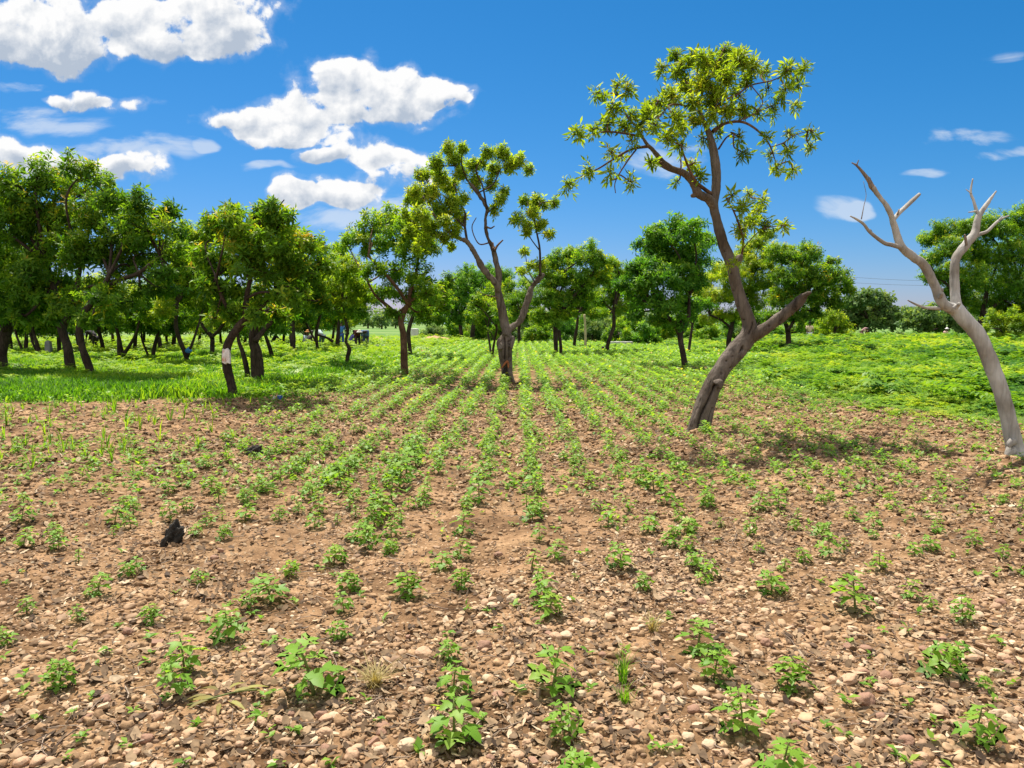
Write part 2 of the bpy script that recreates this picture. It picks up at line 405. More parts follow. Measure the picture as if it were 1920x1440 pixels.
# ------------------------------------------------------------------ materials of the place
def ground_mat():
    m, N, L = new_mat("soil")
    tc = N.new('ShaderNodeTexCoord')
    def no(scale, det, rough=.6):
        n = N.new('ShaderNodeTexNoise'); n.inputs['Scale'].default_value = scale; n.inputs['Detail'].default_value = det; n.inputs['Roughness'].default_value = rough
        L.new(tc.outputs['Object'], n.inputs[0]); return n
    big, mid, fine = no(.7, 5), no(6, 8, .7), no(60, 6, .7)
    r1 = ramp_(N, [(.32, (.245, .150, .082)), (.5, (.35, .213, .114)), (.68, (.41, .265, .146))])
    L.new(big.outputs[0], r1.inputs[0])
    r2 = ramp_(N, [(.30, (.42, .37, .33)), (.47, (.92, .90, .88)), (.62, (1.05, 1.05, 1.05)), (.75, (1.3, 1.27, 1.22))])
    L.new(mid.outputs[0], r2.inputs[0])
    r3 = ramp_(N, [(.30, (.6, .57, .53)), (.55, (1.0, 1.0, 1.0)), (.75, (1.35, 1.3, 1.25))])
    L.new(fine.outputs[0], r3.inputs[0])
    def mul(a, b):
        x = N.new('ShaderNodeMix'); x.data_type = 'RGBA'; x.blend_type = 'MULTIPLY'; x.inputs[0].default_value = 1
        L.new(a, x.inputs[6]); L.new(b, x.inputs[7]); return x.outputs[2]
    hum = no(1.9, 7, .66); r4 = ramp_(N, [(.38, (.36, .33, .30)), (.50, (.72, .70, .67)), (.60, (1, 1, 1))]); L.new(hum.outputs[0], r4.inputs[0])
    soil = mul(mul(mul(r1.outputs[0], r2.outputs[0]), r3.outputs[0]), r4.outputs[0])
    g = ramp_(N, [(.35, (.035, .075, .010)), (.5, (.065, .125, .018)), (.68, (.12, .19, .035))]); L.new(mid.outputs[0], g.inputs[0])
    fg = no(.03, 5); f = ramp_(N, [(.4, (.085, .16, .035)), (.55, (.13, .21, .055)), (.66, (.22, .22, .09))]); L.new(fg.outputs[0], f.inputs[0])
    def mix(fac, a, b):
        x = N.new('ShaderNodeMix'); x.data_type = 'RGBA'; L.new(fac, x.inputs[0]); L.new(a, x.inputs[6]); L.new(b, x.inputs[7]); return x.outputs[2]
    al = N.new('ShaderNodeAttribute'); al.attribute_name = 'lush'
    af = N.new('ShaderNodeAttribute'); af.attribute_name = 'far_field'
    c = mix(af.outputs['Fac'], mix(al.outputs['Fac'], soil, g.outputs[0]), f.outputs[0])
    p = N.new('ShaderNodeBsdfPrincipled'); p.inputs['Roughness'].default_value = .95; p.inputs['Specular IOR Level'].default_value = .1
    L.new(c, p.inputs['Base Color'])
    ad = N.new('ShaderNodeMath'); ad.operation = 'MULTIPLY_ADD'; L.new(fine.outputs[0], ad.inputs[0]); ad.inputs[1].default_value = .35; L.new(mid.outputs[0], ad.inputs[2])
    b = N.new('ShaderNodeBump'); b.inputs['Strength'].default_value = .8; b.inputs['Distance'].default_value = .035
    L.new(ad.outputs[0], b.inputs['Height']); L.new(b.outputs[0], p.inputs['Normal'])
    o = N.new('ShaderNodeOutputMaterial'); L.new(p.outputs[0], o.inputs[0])
    return m
M = {}
M['soil'] = ground_mat()
M['pebble'] = plain_mat('pebble', None, .22, 30, .75, 'tint', [(0, (.09, .056, .034)), (.25, (.23, .140, .080)), (.5, (.35, .222, .126)), (.75, (.425, .278, .158)), (.92, (.41, .315, .195)), (1, (.45, .37, .26))], .25)
M['litter'] = plain_mat('litter', None, .3, 40, .9, 'tint', [(0, (.05, .032, .020)), (.35, (.13, .083, .047)), (.65, (.25, .165, .092)), (.9, (.37, .26, .155)), (1, (.46, .35, .23))], .2)
M['twig'] = plain_mat('twig', None, .3, 40, .9, 'tint', [(0, (.05, .03, .022)), (.5, (.15, .10, .07)), (1, (.34, .26, .19))], .2)
M['seedling'] = leaf_mat('seedling_leaf', [(0, (.085, .180, .020)), (.45, (.140, .285, .026)), (.78, (.225, .365, .042)), (.96, (.34, .41, .055)), (1, (.45, .36, .05))], .45, .5)
M['stem'] = plain_mat('seedling_stem', (.12, .14, .035), .3, 30, .7)
M['grass'] = leaf_mat('grass_blade', [(0, (.032, .115, .006)), (.5, (.100, .240, .012)), (.8, (.24, .37, .022)), (1, (.34, .41, .04))], .46, .5)
M['weed'] = leaf_mat('weed_leaf', [(0, (.035, .115, .010)), (.4, (.115, .240, .016)), (.75, (.225, .345, .024)), (1, (.34, .40, .04))], .42, .5)
M['stone'] = plain_mat('stone', (.42, .26, .155), .25, 14, .7, None, None, .3)
M['stone_pale'] = plain_mat('stone_pale', (.46, .33, .21), .2, 14, .7, None, None, .3)
M['stone_brown'] = plain_mat('stone_brown', (.27, .15, .095), .3, 14, .75, None, None, .35)

# ------------------------------------------------------------------ ground: one sheet to the horizon
def build_ground():
    a = np.concatenate([np.radians(np.arange(-55, 55, .14)), np.radians(np.arange(55, 305, 5.0))])
    r = [0.0]
    rr = 1.2
    while rr < 70: r.append(rr); rr *= 1.0095
    while rr < 4500: r.append(rr); rr *= 1.12
    r = np.array(r[1:])
    A, R = np.meshgrid(a, r)
    X, Y = R * np.sin(A), R * np.cos(A)
    Z = height(X, Y)
    n, m = R.shape
    V = np.stack([X, Y, Z], -1).reshape(-1, 3)
    V = np.vstack([V, [0, 0, 0]])
    i = np.arange(n - 1)[:, None] * m; j = np.arange(m)[None]; k = (j + 1) % m
    q = np.stack([i + j, i + m + j, i + m + k, i + k], -1).reshape(-1, 4)[:, ::-1]
    jj = np.arange(m); t = np.stack([np.full(m, len(V) - 1), (jj + 1) % m, jj], -1)
    lu = np.where(Y > 1, lush(X, Y), -50) + 26 * (fbm(X * .8, Y * .8, 41) - .5)
    lu = np.clip(lu / 10 + .3, 0, 1) * (1 - .45 * np.clip((fbm(X * .5, Y * .5, 55) - .5) * 5, 0, 1))
    far = np.clip((R - 55) / 25, 0, 1)
    me = mesh('ground', V, [q, t], M['soil'], {'lush': np.append(lu.ravel(), 0), 'far_field': np.append(far.ravel(), 0)}, True)
    tag(link('ground', me), kind='structure')
build_ground()

def polar(rg, n, r0, r1, half=0.66, power=1.0):
    """points over the wedge in front of the camera; power<1 puts more of them near"""
    r = (r0 ** (2 * power) + rg.random(n) * (r1 ** (2 * power) - r0 ** (2 * power))) ** (1 / (2 * power))
    a = (rg.random(n) * 2 - 1) * half
    return r * np.sin(a), r * np.cos(a)
def soil_bare(x, y):                    # 0..1, bare swept earth without stones
    px, py = to_px(x, y)
    e = lambda cx, cy, rx, ry: np.clip(1.4 - ((px - cx) / rx) ** 2 - ((py - cy) / ry) ** 2, 0, 1)
    b = np.maximum.reduce([e(900, 1010, 230, 85), e(720, 1120, 170, 70), e(1080, 945, 60, 60), e(560, 1130, 90, 60), e(1310, 950, 90, 40), e(180, 790, 330, 40), e(480, 1000, 110, 60), e(820, 900, 40, 40)])
    return .85 * b * np.clip(.15 + 1.6 * fbm(x * 1.5, y * 1.5, 91), 0, 1)

# ------------------------------------------------------------------ gravel, litter, twigs
def build_gravel():
    rg = np.random.default_rng(5)
    parts = []
    def bunch(n, r0, r1, smin, smax, sub, pw, dens_pow=1.0):
        x, y = polar(rg, n, r0, r1, .90, pw)
        d = np.hypot(x, y)
        dens = np.clip(1.9 * fbm(x * 1.1, y * 1.1, 21) - .22, 0, 1)
        px, py = to_px(x, y)
        dens *= np.clip(.45 + .55 * (px - 300) / 900, .45, 1)
        dens *= 1 - .93 * soil_bare(x, y)
        dens *= np.where(lush(x, y) > -6, 0, 1)
        k = rg.random(n) < dens
        x, y = x[k], y[k]; n = len(x)
        s = smin * (smax / smin) ** (rg.random(n) ** 1.7)
        base, fc = icosphere(sub)
        var = []
        for v in range(10):
            B = base.copy(); o = rg.random(3) * 20
            disp = np.array([mnoise.noise(Vector(p * 1.1 + o)) for p in B])
            B = B * (1 + (.36 if v % 5 else .6) * disp)[:, None]
            if v % 5 == 0: B = np.sign(B) * np.minimum(np.abs(B), .62 + .2 * rg.random(3)[None])   # blunt broken stone
            B = B * np.array([1, .72 + .2 * rg.random(), .42 + .22 * rg.random()])
            var.append(B)
        which = rg.integers(0, 10, n)
        tt = np.clip(rg.normal(.5, .22, n), 0, 1)
        up = np.stack([rg.normal(0, .28, n), rg.normal(0, .28, n), np.ones(n)], -1)
        R = basis(up, rg.random(n) * 6.28)
        z = height(x, y) + s * (.10 - .14 * rg.random(n))
        pos = np.stack([x, y, z], -1)
        for v in range(10):
            kk = which == v
            if kk.any(): parts.append(scatter(var[v], fc, pos[kk], R[kk], s[kk] * .5, None, tt[kk]))
    bunch(6900, 2.3, 5.6, .026, .066, 2, .7)
    bunch(69000, 2.3, 6.8, .010, .030, 1, .60)
    bunch(40000, 4.5, 13.0, .012, .040, 1, .36)
    V, Fs, A = merge(parts)
    tag(link('gravel', mesh('gravel', V, Fs, M['pebble'], A, True)), 'loose tan and pink pebbles strewn over the brown soil', 'gravel', kind='stuff')
build_gravel()

def build_clods():
    rg = np.random.default_rng(6)
    n = 61000
    x, y = polar(rg, n, 2.3, 17.0, .90, .5)
    k = (rg.random(n) < np.clip(1.8 * fbm(x * 1.6, y * 1.6, 25) - .25, .12, 1)) & (lush(x, y) < 0)
    x, y = x[k], y[k]; n = len(x)
    base, fc = icosphere(1); var = []
    for v in range(8):
        o = rg.random(3) * 20
        B = base * (1 + .75 * np.array([mnoise.noise(Vector(p * 1.7 + o)) for p in base]))[:, None]
        var.append(B * np.array([1, .9, .6]))
    which = rg.integers(0, 8, n)
    s = .006 * (5.0 ** (rg.random(n) ** 1.8)) * (1 + np.clip(np.hypot(x, y) - 5, 0, 8) / 10)
    R = basis(np.stack([rg.normal(0, .4, n), rg.normal(0, .4, n), np.ones(n)], -1), rg.random(n) * 6.28)
    pos = np.stack([x, y, height(x, y) + s * .1], -1); t = np.clip(rg.normal(.5, .2, n), 0, 1)
    V, Fs, A = merge([scatter(var[v], fc, pos[which == v], R[which == v], s[which == v], None, t[which == v]) for v in range(8)])
    m = plain_mat('clod_soil', None, .3, 60, .95, 'tint', [(0, (.13, .080, .046)), (.4, (.25, .153, .083)), (.75, (.35, .22, .122)), (1, (.42, .28, .16))], .5, .1)
    tag(link('soil_clods', mesh('soil_clods', V, Fs, m, A)), 'small crumbs and clods of brown soil', 'soil clods', kind='stuff')
build_clods()

def build_litter():
    rg = np.random.default_rng(8)
    n = 158000
    x, y = polar(rg, n, 2.3, 22.0, .90, .5)
    dens = np.clip(1.7 * fbm(x * 1.3, y * 1.3, 61) - .2, .06, 1) * (1 - .8 * soil_bare(x, y)) * (lush(x, y) < 4)
    k = rg.random(n) < dens
    x, y = x[k], y[k]; n = len(x)
    # a curled flake: 2 x 3 grid
    T = np.array([[-.5, -.16, 0], [-.5, .16, 0], [-.1, -.30, .0], [-.1, .28, .0], [.5, -.05, 0], [.5, .07, 0]], float)
    T[:, 2] = .9 * T[:, 0] ** 2 * .6 + 1.2 * T[:, 1] ** 2
    fc = np.array([[0, 2, 3, 1], [2, 4, 5, 3]])
    up = np.stack([rg.normal(0, .45, n), rg.normal(0, .45, n), np.ones(n)], -1)
    R = basis(up, rg.random(n) * 6.28)
    s = .018 * (3.6 ** (rg.random(n) ** 1.6)) * (1 + np.clip(np.hypot(x, y) - 5, 0, 9) / 14)
    S = np.stack([s, s * (.35 + .9 * rg.random(n)), s * (.3 + rg.random(n) * .9)], -1)
    pos = np.stack([x, y, height(x, y) + .006 + rg.random(n) * .008], -1)
    p1 = scatter(T, fc, pos, R, S, None, np.clip(rg.normal(.47, .27, n), 0, 1))
    V, Fs, A = merge([p1])
    tag(link('leaf_litter', mesh('leaf_litter', V, Fs, M['litter'], A)), 'dry brown leaf scraps lying between the seedlings', 'leaf litter', kind='stuff')
    parts = []
    for i in range(3500):
        xx, yy = polar(rg, 1, 2.3, 11.0, .90, .4); xx, yy = xx[0], yy[0]
        if rg.random() > (1.5 * fbm(xx * 1.3, yy * 1.3, 61) - .1) or lush(xx, yy) > 0: continue
        Ln = .05 + .16 * rg.random() ** 2; a = rg.random() * 6.28
        t = np.linspace(-.5, .5, 5)
        cv = rg.normal(0, .5)
        X = xx + Ln * (t * np.cos(a) - cv * t * t * np.sin(a)); Y = yy + Ln * (t * np.sin(a) + cv * t * t * np.cos(a))
        Z = height(X, Y) + .006 + .012 * rg.random() + Ln * rg.normal(0, .12) * t
        v, f = tube(np.stack([X, Y, Z], -1), .0014 + .0022 * rg.random(), 4, 0, i, False)
        parts.append((v, f, {'tint': rg.random()}))
    V, Fs, A = merge(parts)
    tag(link('twig_litter', mesh('twig_litter', V, Fs, M['twig'], A)), 'thin dead twigs and rootlets scattered on the soil', 'twigs', kind='stuff')
build_litter()

# ------------------------------------------------------------------ seedlings
def lobed_leaf(lobes=3):
    """leaf in the xy plane, base at the origin, tip along +x, unit length; fan of triangles with a fold"""
    if lobes == 3: o = [(0, 0), (.02, .20), (.20, .36), (.47, .56), (.42, .33), (.52, .22), (.74, .21), (1, 0)]
    elif lobes == 5: o = [(0, 0), (-.10, .22), (-.08, .46), (.16, .34), (.34, .62), (.62, .66), (.46, .30), (.70, .20), (1, 0)]
    else: o = [(0, 0), (.10, .16), (.32, .30), (.58, .27), (.82, .13), (1, 0)]
    mid = [(.18, 0), (.40, 0), (.64, 0)]
    o = np.array(o); lo = o * [1, -1]
    V = [(p[0], p[1]) for p in o] + [(p[0], p[1]) for p in lo[1:-1]] + mid
    nO = len(o); base = 0; tip = nO - 1; m0 = len(V) - 3
    def side(ids):
        f = []
        for a, b in zip(ids[:-1], ids[1:]):
            xm = (V[a][0] + V[b][0]) / 2
            mi = m0 + int(np.argmin([abs(xm - q[0]) for q in mid]))
            f.append((a, b, mi))
        # bridge between midrib points
        for q in range(2):
            cand = [a for a in ids if True]
            c = min(cand[1:-1], key=lambda a: abs(V[a][0] - (mid[q][0] + mid[q + 1][0]) / 2) + .3 * abs(V[a][1]))
            f.append((m0 + q, c, m0 + q + 1))
        return f
    up = list(range(nO)); dn = [0] + list(range(nO, nO + nO - 2)) + [tip]
    f = side(up) + [t[::-1] for t in side(dn)]
    V = np.array([(x, y, .22 * abs(y) - .30 * max(x - .25, 0) ** 2 - .05 * y * y) for x, y in V])
    return V, np.array(f)
LEAF3, LEAF5, LEAF1 = lobed_leaf(3), lobed_leaf(5), lobed_leaf(1)
def plant(rg, H, nleaf, size, shape='mix', spread=1.0):
    """seedling: (stem), (foliage) meshes with z up, base at origin"""
    lean = rg.normal(0, .12, 2)
    P = np.array([[lean[0] * t * t * H + .01 * H * np.sin(5 * t), lean[1] * t * t * H, H * t] for t in np.linspace(0, 1, 6)])
    st = tube(P, np.linspace(.0055, .0022, 6) * (H / .16) ** .5, 5)
    parts = []
    a0 = rg.random() * 6.28
    for i in range(nleaf):
        t = .25 + .75 * (i + .5) / nleaf
        p = np.array([np.interp(t, np.linspace(0, 1, 6), P[:, c]) for c in range(3)])
        az = a0 + i * 2.4 + rg.normal(0, .25)
        tilt = .05 + .75 * t ** 2 + rg.normal(0, .15)         # upper leaves stand up
        d = np.array([np.cos(az) * np.cos(tilt), np.sin(az) * np.cos(tilt), np.sin(tilt)])
        s = size * (1.12 - .55 * abs(t - .55) * 1.6) * (.8 + .4 * rg.random())
        pl = s * (.75 - .45 * t) * spread * (.7 + .5 * rg.random())
        q = p + d * pl + np.array([0, 0, -.1 * pl])
        pet = tube(np.array([p, (p + q) / 2 + [0, 0, .06 * pl], q]), [.0014, .0011, .0009], 3, 0, 0, False)
        parts.append((pet[0], pet[1], {'tint': .6}))
        LV, LF = (LEAF5 if rg.random() < .45 else LEAF3) if shape == 'mix' else LEAF1
        droop = -.15 - .35 * rg.random() + .5 * max(t - .7, 0) * 2
        x = np.array([np.cos(az) * np.cos(droop), np.sin(az) * np.cos(droop), np.sin(droop)])
        y = np.array([-np.sin(az), np.cos(az), rg.normal(0, .22)]); y = y - x * (x @ y); y /= np.linalg.norm(y)
        R = np.stack([x, y, np.cross(x, y)], -1)
        V = (LV * [1, .92 + .2 * rg.random(), 1]) @ R.T * s + q
        parts.append((V, LF, {'tint': np.clip(.42 + .25 * t + rg.normal(0, .13) - .25 * (t < .35), 0, 1)}))
    return st, merge(parts)
rgp = np.random.default_rng(21)
PLANTS = []
for i in range(9):
    H = .15 + .05 * (i % 3)
    st, (V, Fs, A) = plant(rgp, H, 12 + 2 * (i % 4), .056 + .012 * (i % 3))
    PLANTS.append((H + .03, mesh('stem', *st, M['stem'], None, True), mesh('foliage', V, Fs, M['seedling'], A, True)))
HERB = []
for i in range(3):
    st, (V, Fs, A) = plant(rgp, .13, 16, .034, 'one', .8)
    HERB.append((.15, mesh('stem', *st, M['stem'], None, True), mesh('foliage', V, Fs, M['seedling'], A, True)))
G_SEED = 'young crop seedlings standing in rows on the stony soil'
seedling_spots = []
def put_seedling(p, h, label, rg, kind=None, rz=None):
    lib = HERB if kind == 'herb' else PLANTS
    Ht, sm, fm = lib[rg.integers(0, len(lib))]
    s = h / Ht
    o = empty('crop_seedling', (p[0], p[1], float(height(p[0], p[1])) - .004), label, 'seedling', G_SEED)
    o.rotation_euler = (rg.normal(0, .06), rg.normal(0, .06), rg.random() * 6.28)
    w = s * (1.0 + .35 * rg.random())
    o.scale = (w, w, s)
    link('stem', sm, o); link('foliage', fm, o)
    seedling_spots.append((p[0], p[1]))
    return o
near = [  # base px, base py, height px, label
    (848, 1400, 104, 'leafy bright green seedling at the bottom centre, nearest of a close trio'),
    (850, 1306, 74, 'middle seedling of the close trio in the row at the bottom centre'),
    (842, 1240, 48, 'smallest and farthest seedling of the close trio at the bottom centre'),
    (1034, 1302, 100, 'tall seedling with dark lower leaves right of the close trio of seedlings'),
    (1058, 1392, 82, 'broad lobed seedling just above the bottom edge, right of the centre'),
    (1080, 1478, 92, 'seedling cut off by the bottom edge right of the centre'),
    (1028, 1162, 54, 'front one of two touching seedlings in the middle of the foreground'),
    (1020, 1120, 54, 'rear one of two touching seedlings in the middle of the foreground'),
    (588, 1306, 118, 'narrow seedling in two tiers of leaves left of the centre foreground'),
    (347, 1264, 90, 'bushy seedling with wide leaves in the left foreground beside a smaller one'),
    (331, 1310, 74, 'thin seedling on a bare stalk above the withered leaves in the left foreground'),
    (430, 1200, 70, 'flat topped seedling up the row from the bushy one on the left'),
    (508, 1130, 62, 'upright seedling with a flat leafy top on the left bare soil'),
    (113, 1290, 68, 'pale drooping seedling alone near the left edge'),
    (1308, 1224, 68, 'dense seedling in the right foreground, farther of a touching pair'),
    (1338, 1278, 70, 'round leaved seedling in the right foreground, nearer of a touching pair'),
    (1487, 1296, 76, 'single seedling on a thin bare stalk among pebbles right of centre'),
    (1395, 1392, 100, 'large bushy seedling in the pebbles at the lower right'),
    (1465, 1476, 104, 'large seedling cut off by the bottom edge at the lower right'),
    (1602, 1150, 84, 'two tiered bushy seedling in the right middle ground'),
    (1765, 1264, 82, 'wide dark based seedling near the right edge'),
    (1830, 1402, 95, 'broad pale seedling in the bottom right corner'),
    (1805, 1168, 56, 'small rounded seedling near the right edge above the wide dark based one'),
    (1165, 1070, 58, 'compact seedling on bare soil right of the centre'),
    (765, 1118, 56, 'wispy seedling on the bare brown patch left of the centre'),
    (862, 1046, 44, 'low seedling at the top of the bare brown patch'),
    (868, 1000, 48, 'seedling standing alone at the back of the bare brown patch'),
    (900, 945, 56, 'thick clump like seedling at the head of the bare brown patch'),
    (692, 1030, 52, 'nearest seedling of the dense row left of the bare brown patch'),
    (1555, 1050, 56, 'spreading leafy seedling at the right where the pebbles begin'),
]
rgn = np.random.default_rng(4)
for px, py, hp, lab in near:
    p = ground(px, py); put_seedling(p, hp / F * p[1] * 1.04, lab, rgn)
p = ground(1447, 1112); o = put_seedling(p, .17, 'yellowish seedling with three broad upright leaves among the pebbles', rgn)
L_MID = 'small green crop seedling in a row'
for px, py, hp in [(1207, 1110, 38), (825, 1070, 40), (655, 1106, 44), (645, 1148, 44), (632, 1198, 44), (541, 1084, 42), (465, 1142, 40), (286, 1168, 45), (185, 1118, 45), (145, 1165, 36), (50, 1155, 38), (15, 1210, 40), (110, 1032, 40),
                   (1705, 1122, 42), (1848, 1292, 36), (1650, 1072, 40), (1510, 1058, 34), (1335, 1080, 40), (1745, 1032, 34), (1830, 1025, 34), (1040, 1050, 44), (1140, 988, 46), (1012, 962, 40), (1000, 925, 40), (1250, 945, 40), (1270, 962, 34), (1200, 905, 40), (1225, 920, 40),
                   (700, 985, 54), (715, 965, 54), (735, 940, 56), (750, 915, 56), (762, 895, 54), (780, 872, 48), (790, 850, 44), (640, 920, 58), (655, 898, 50), (600, 960, 44), (590, 990, 40), (670, 1010, 40), (690, 1008, 46), (320, 975, 44), (250, 965, 44), (215, 980, 44), (245, 990, 36), (40, 985, 42), (45, 1030, 42),
                   (420, 1010, 36), (460, 975, 38), (410, 940, 40), (1405, 1010, 40), (1460, 960, 36), (1290, 1000, 36), (1215, 1000, 38), (1180, 960, 38), (1420, 960, 36), (1540, 1010, 36), (1880, 1050, 34), (1640, 990, 34)]:
    p = ground(px, py); put_seedling(p, hp / F * p[1] * 1.05, L_MID, rgn, 'herb' if rgn.random() < .12 else None)
# rows running to the vanishing point: nearest ones are objects, the rest one mass
cands = []
rgr = np.random.default_rng(31)
for k in range(-44, 48):
    y = 4.2
    while y < 60:
        x = ROW_0 + k * ROW_S + .0103 * y + rgr.normal(0, .055)
        yy = y + rgr.normal(0, .05)
        y += .135 + .05 * rgr.random()
        lu = lush(x, yy)
        if lu > (6 if yy < 30 else 40): continue
        px, py = to_px(x, yy)
        if px < -900 or px > 2900: continue
        dens = .95 if yy > 9 else .42 + .53 * np.clip((yy - 4.5) / 4.5, 0, 1)
        left = np.clip((px - 380 + (py - 760) * .3) / 250, 0, 1)                  # thin on the bare left
        dens *= .30 + .70 * left
        if px > 1330 and yy < 16: dens *= .55 if not (1300 < px < 1720 and 795 < py < 905) else 1.25
        dens *= np.clip(2.1 * fbm(x * .55, yy * .55, 71) - .12, .15, 1.0)
        dens *= 1 - .75 * soil_bare(x, yy)
        if rgr.random() > dens: continue
        h = (.105 + .055 * rgr.random() + .05 * np.clip((yy - 13) / 10, 0, 1)) * (.80 + .5 * fbm(x * .4, yy * .4, 73)) * (1 + .35 * np.clip((yy - 14) / 20, 0, 1))
        if px > 1330 and yy < 16: h *= .8
        cands.append((x, yy, h))
def in_view(c):
    px, py = to_px(c[0], c[1])
    return -20 < px < 1940 and py < 1460
cands.sort(key=lambda c: (not in_view(c), -c[2] / c[1]))
n_obj = 300 - len(seedling_spots)
taken, rest = [], []
for c in cands:
    if any((c[0] - a) ** 2 + (c[1] - b) ** 2 < .02 for a, b in seedling_spots[:90]): continue
    (taken if len(taken) < n_obj else rest).append(c)
for x, y, h in taken: put_seedling((x, y), h, L_MID, rgr, 'herb' if rgr.random() < .18 else None)
def build_rest():
    parts = []
    for v in range(6):                                    # simplified plants for the farther rows
        rg = np.random.default_rng(100 + v)
        n = 15
        az = np.arange(n) * 2.4 + rg.normal(0, .3, n); t = (np.arange(n) + .5) / n
        base = np.stack([np.cos(az) * .05 * (1.2 - t), np.sin(az) * .05 * (1.2 - t), .05 + .13 * t], -1)
        el = -.2 + .9 * t ** 2 + rg.normal(0, .2, n)
        d = np.stack([np.cos(az) * np.cos(el), np.sin(az) * np.cos(el), np.sin(el)], -1)
        LV = np.array([[0, 0, 0], [.5, .34, .06], [1, 0, -.16], [.5, -.34, .06], [.55, 0, -.02]]); LF = np.array([[0, 4, 2, 1], [0, 3, 2, 4]])
        side = norm(np.cross(np.array([[0, 0, 1.]]), d)); R = np.stack([d, side, np.cross(d, side)], -1)
        V, Fs, A = scatter(LV, LF, base, R, .075 * (.8 + .4 * rg.random(n)), None, .40 + .30 * t + rg.normal(0, .12, n))
        sel = [c for i, c in enumerate(rest) if i % 6 == v]
        if not sel: continue
        c = np.array(sel); m = len(c)
        rz = np.random.default_rng(v).random(m) * 6.28
        RR = basis(np.tile([[0, 0, 1.]], (m, 1)), rz)
        pos = np.stack([c[:, 0], c[:, 1], height(c[:, 0], c[:, 1])], -1)
        s = c[:, 2] / .19
        w_ = s * (1.12 + .22 * np.clip((c[:, 1] - 9) / 14, 0, 1)); S = np.stack([w_, w_, s], -1)
        parts.append(scatter(V, Fs, pos, RR, S, A['tint'], np.random.default_rng(v).normal(-.08, .10, m)))
    V, Fs, A = merge(parts)
    tag(link('crop_rows', mesh('crop_rows', V, Fs, M['seedling'], {'tint': np.clip(A['tint'], 0, 1)})), 'green crop rows merging into the distance', 'crop rows', kind='stuff')
build_rest()

# ------------------------------------------------------------------ tiny weeds, grass, tall weeds
def build_weedlets():
    rg = np.random.default_rng(77)
    n = 21000
    x, y = polar(rg, n, 2.4, 19.0, .90, .62)
    px, py = to_px(x, y)
    dens = np.clip(2.4 * fbm(x * .9, y * .9, 81) - .75, .03, 1) * (lush(x, y) < 8) * (1 - .9 * soil_bare(x, y))
    dens *= np.where((px > 1250) & (y > 6), 1.0, np.where(y > 6, .8, .18))
    k = rg.random(n) < dens; x, y = x[k], y[k]; n = len(x)
    parts = []
    LV = np.array([[0, 0, 0], [.5, .30, .05], [1, 0, -.12], [.5, -.30, .05], [.55, 0, -.02]]); LF = np.array([[0, 4, 2, 1], [0, 3, 2, 4]])
    for i in range(6):
        az = i * 2.2 + rg.random(n) * 6.28; el = rg.normal(.35, .3, n)
        d = np.stack([np.cos(az) * np.cos(el), np.sin(az) * np.cos(el), np.sin(el)], -1)
        side = norm(np.cross(np.array([[0, 0, 1.]]), d)); R = np.stack([d, side, np.cross(d, side)], -1)
        s = (.018 + .035 * rg.random(n) ** 1.5) * (1 + .5 * (y > 7))
        pos = np.stack([x, y, height(x, y) + .004 + s * .7 * rg.random(n)], -1)
        parts.append(scatter(LV, LF, pos, R, s, None, np.clip(rg.normal(.5, .2, n), 0, 1)))
    V, Fs, A = merge(parts)
    tag(link('small_weeds', mesh('small_weeds', V, Fs, M['seedling'], A)), 'tiny green weeds dotted over the soil', 'weeds', kind='stuff')
build_weedlets()

def blades(rg, x, y, h, width, spread, nb, tint, droop=.5):
    n = len(x)
    parts = []
    for b in range(nb):
        az = rg.random(n) * 6.28
        ox, oy = rg.normal(0, spread, n), rg.normal(0, spread, n)
        hh = h * (.55 + .6 * rg.random(n)); bend = hh * droop * (.3 + rg.random(n))
        bx, by = x + ox, y + oy
        bz = height(bx, by)
        c, s = np.cos(az), np.sin(az); w = width * (.7 + .6 * rg.random(n))
        P = []
        for (tz, tb, tw) in ((0, 0, 1), (.62, .32, .8), (1, 1, 0)):
            cx_, cy_, cz_ = bx + c * bend * tb, by + s * bend * tb, bz + hh * tz * (1 - .12 * tb)
            if tw > 0:
                P.append(np.stack([cx_ - s * w * tw, cy_ + c * w * tw, cz_], -1)); P.append(np.stack([cx_ + s * w * tw, cy_ - c * w * tw, cz_], -1))
            else: P.append(np.stack([cx_, cy_, cz_], -1))
        V = np.stack(P, 1).reshape(-1, 3); o = np.arange(n)[:, None] * 5
        parts.append((V, [o + np.array([[0, 1, 3, 2]]), o + np.array([[2, 3, 4]])], {'tint': np.repeat(np.clip(tint + rg.normal(0, .13, n), 0, 1), 5)}))
    return merge(parts)
def build_grass():
    rg = np.random.default_rng(12)
    # lush grass under the left trees
    n = 37000
    y = 15.6 * (42 / 15.6) ** rg.random(n); px = -560 + 1300 * rg.random(n)
    x = (px - CX) / F * y
    lu = lush(x, y)
    lu = lu + 22 * (fbm(x * 1.1, y * 1.1, 15) - .5); ok = rg.random(n) < np.clip(.35 + lu / 9, .015, 1) * (lu > -26); x, y = x[ok], y[ok]
    h = (.17 + .22 * fbm(x * .7, y * .7, 33)) * (1 + (y - 16) / 60) * np.clip(.40 + (lush(x, y) + 4) / 26, .30, 1)
    t = .02 + .85 * fbm(x * .45, y * .45, 35)
    V, Fs, A = blades(rg, x, y, h, .011 + y * .0004, .09 + y * .002, 6, t, .55)
    tag(link('grass', mesh('grass', V, Fs, M['grass'], A)), 'lush green grass under the orchard trees', 'grass', kind='stuff')
build_grass()

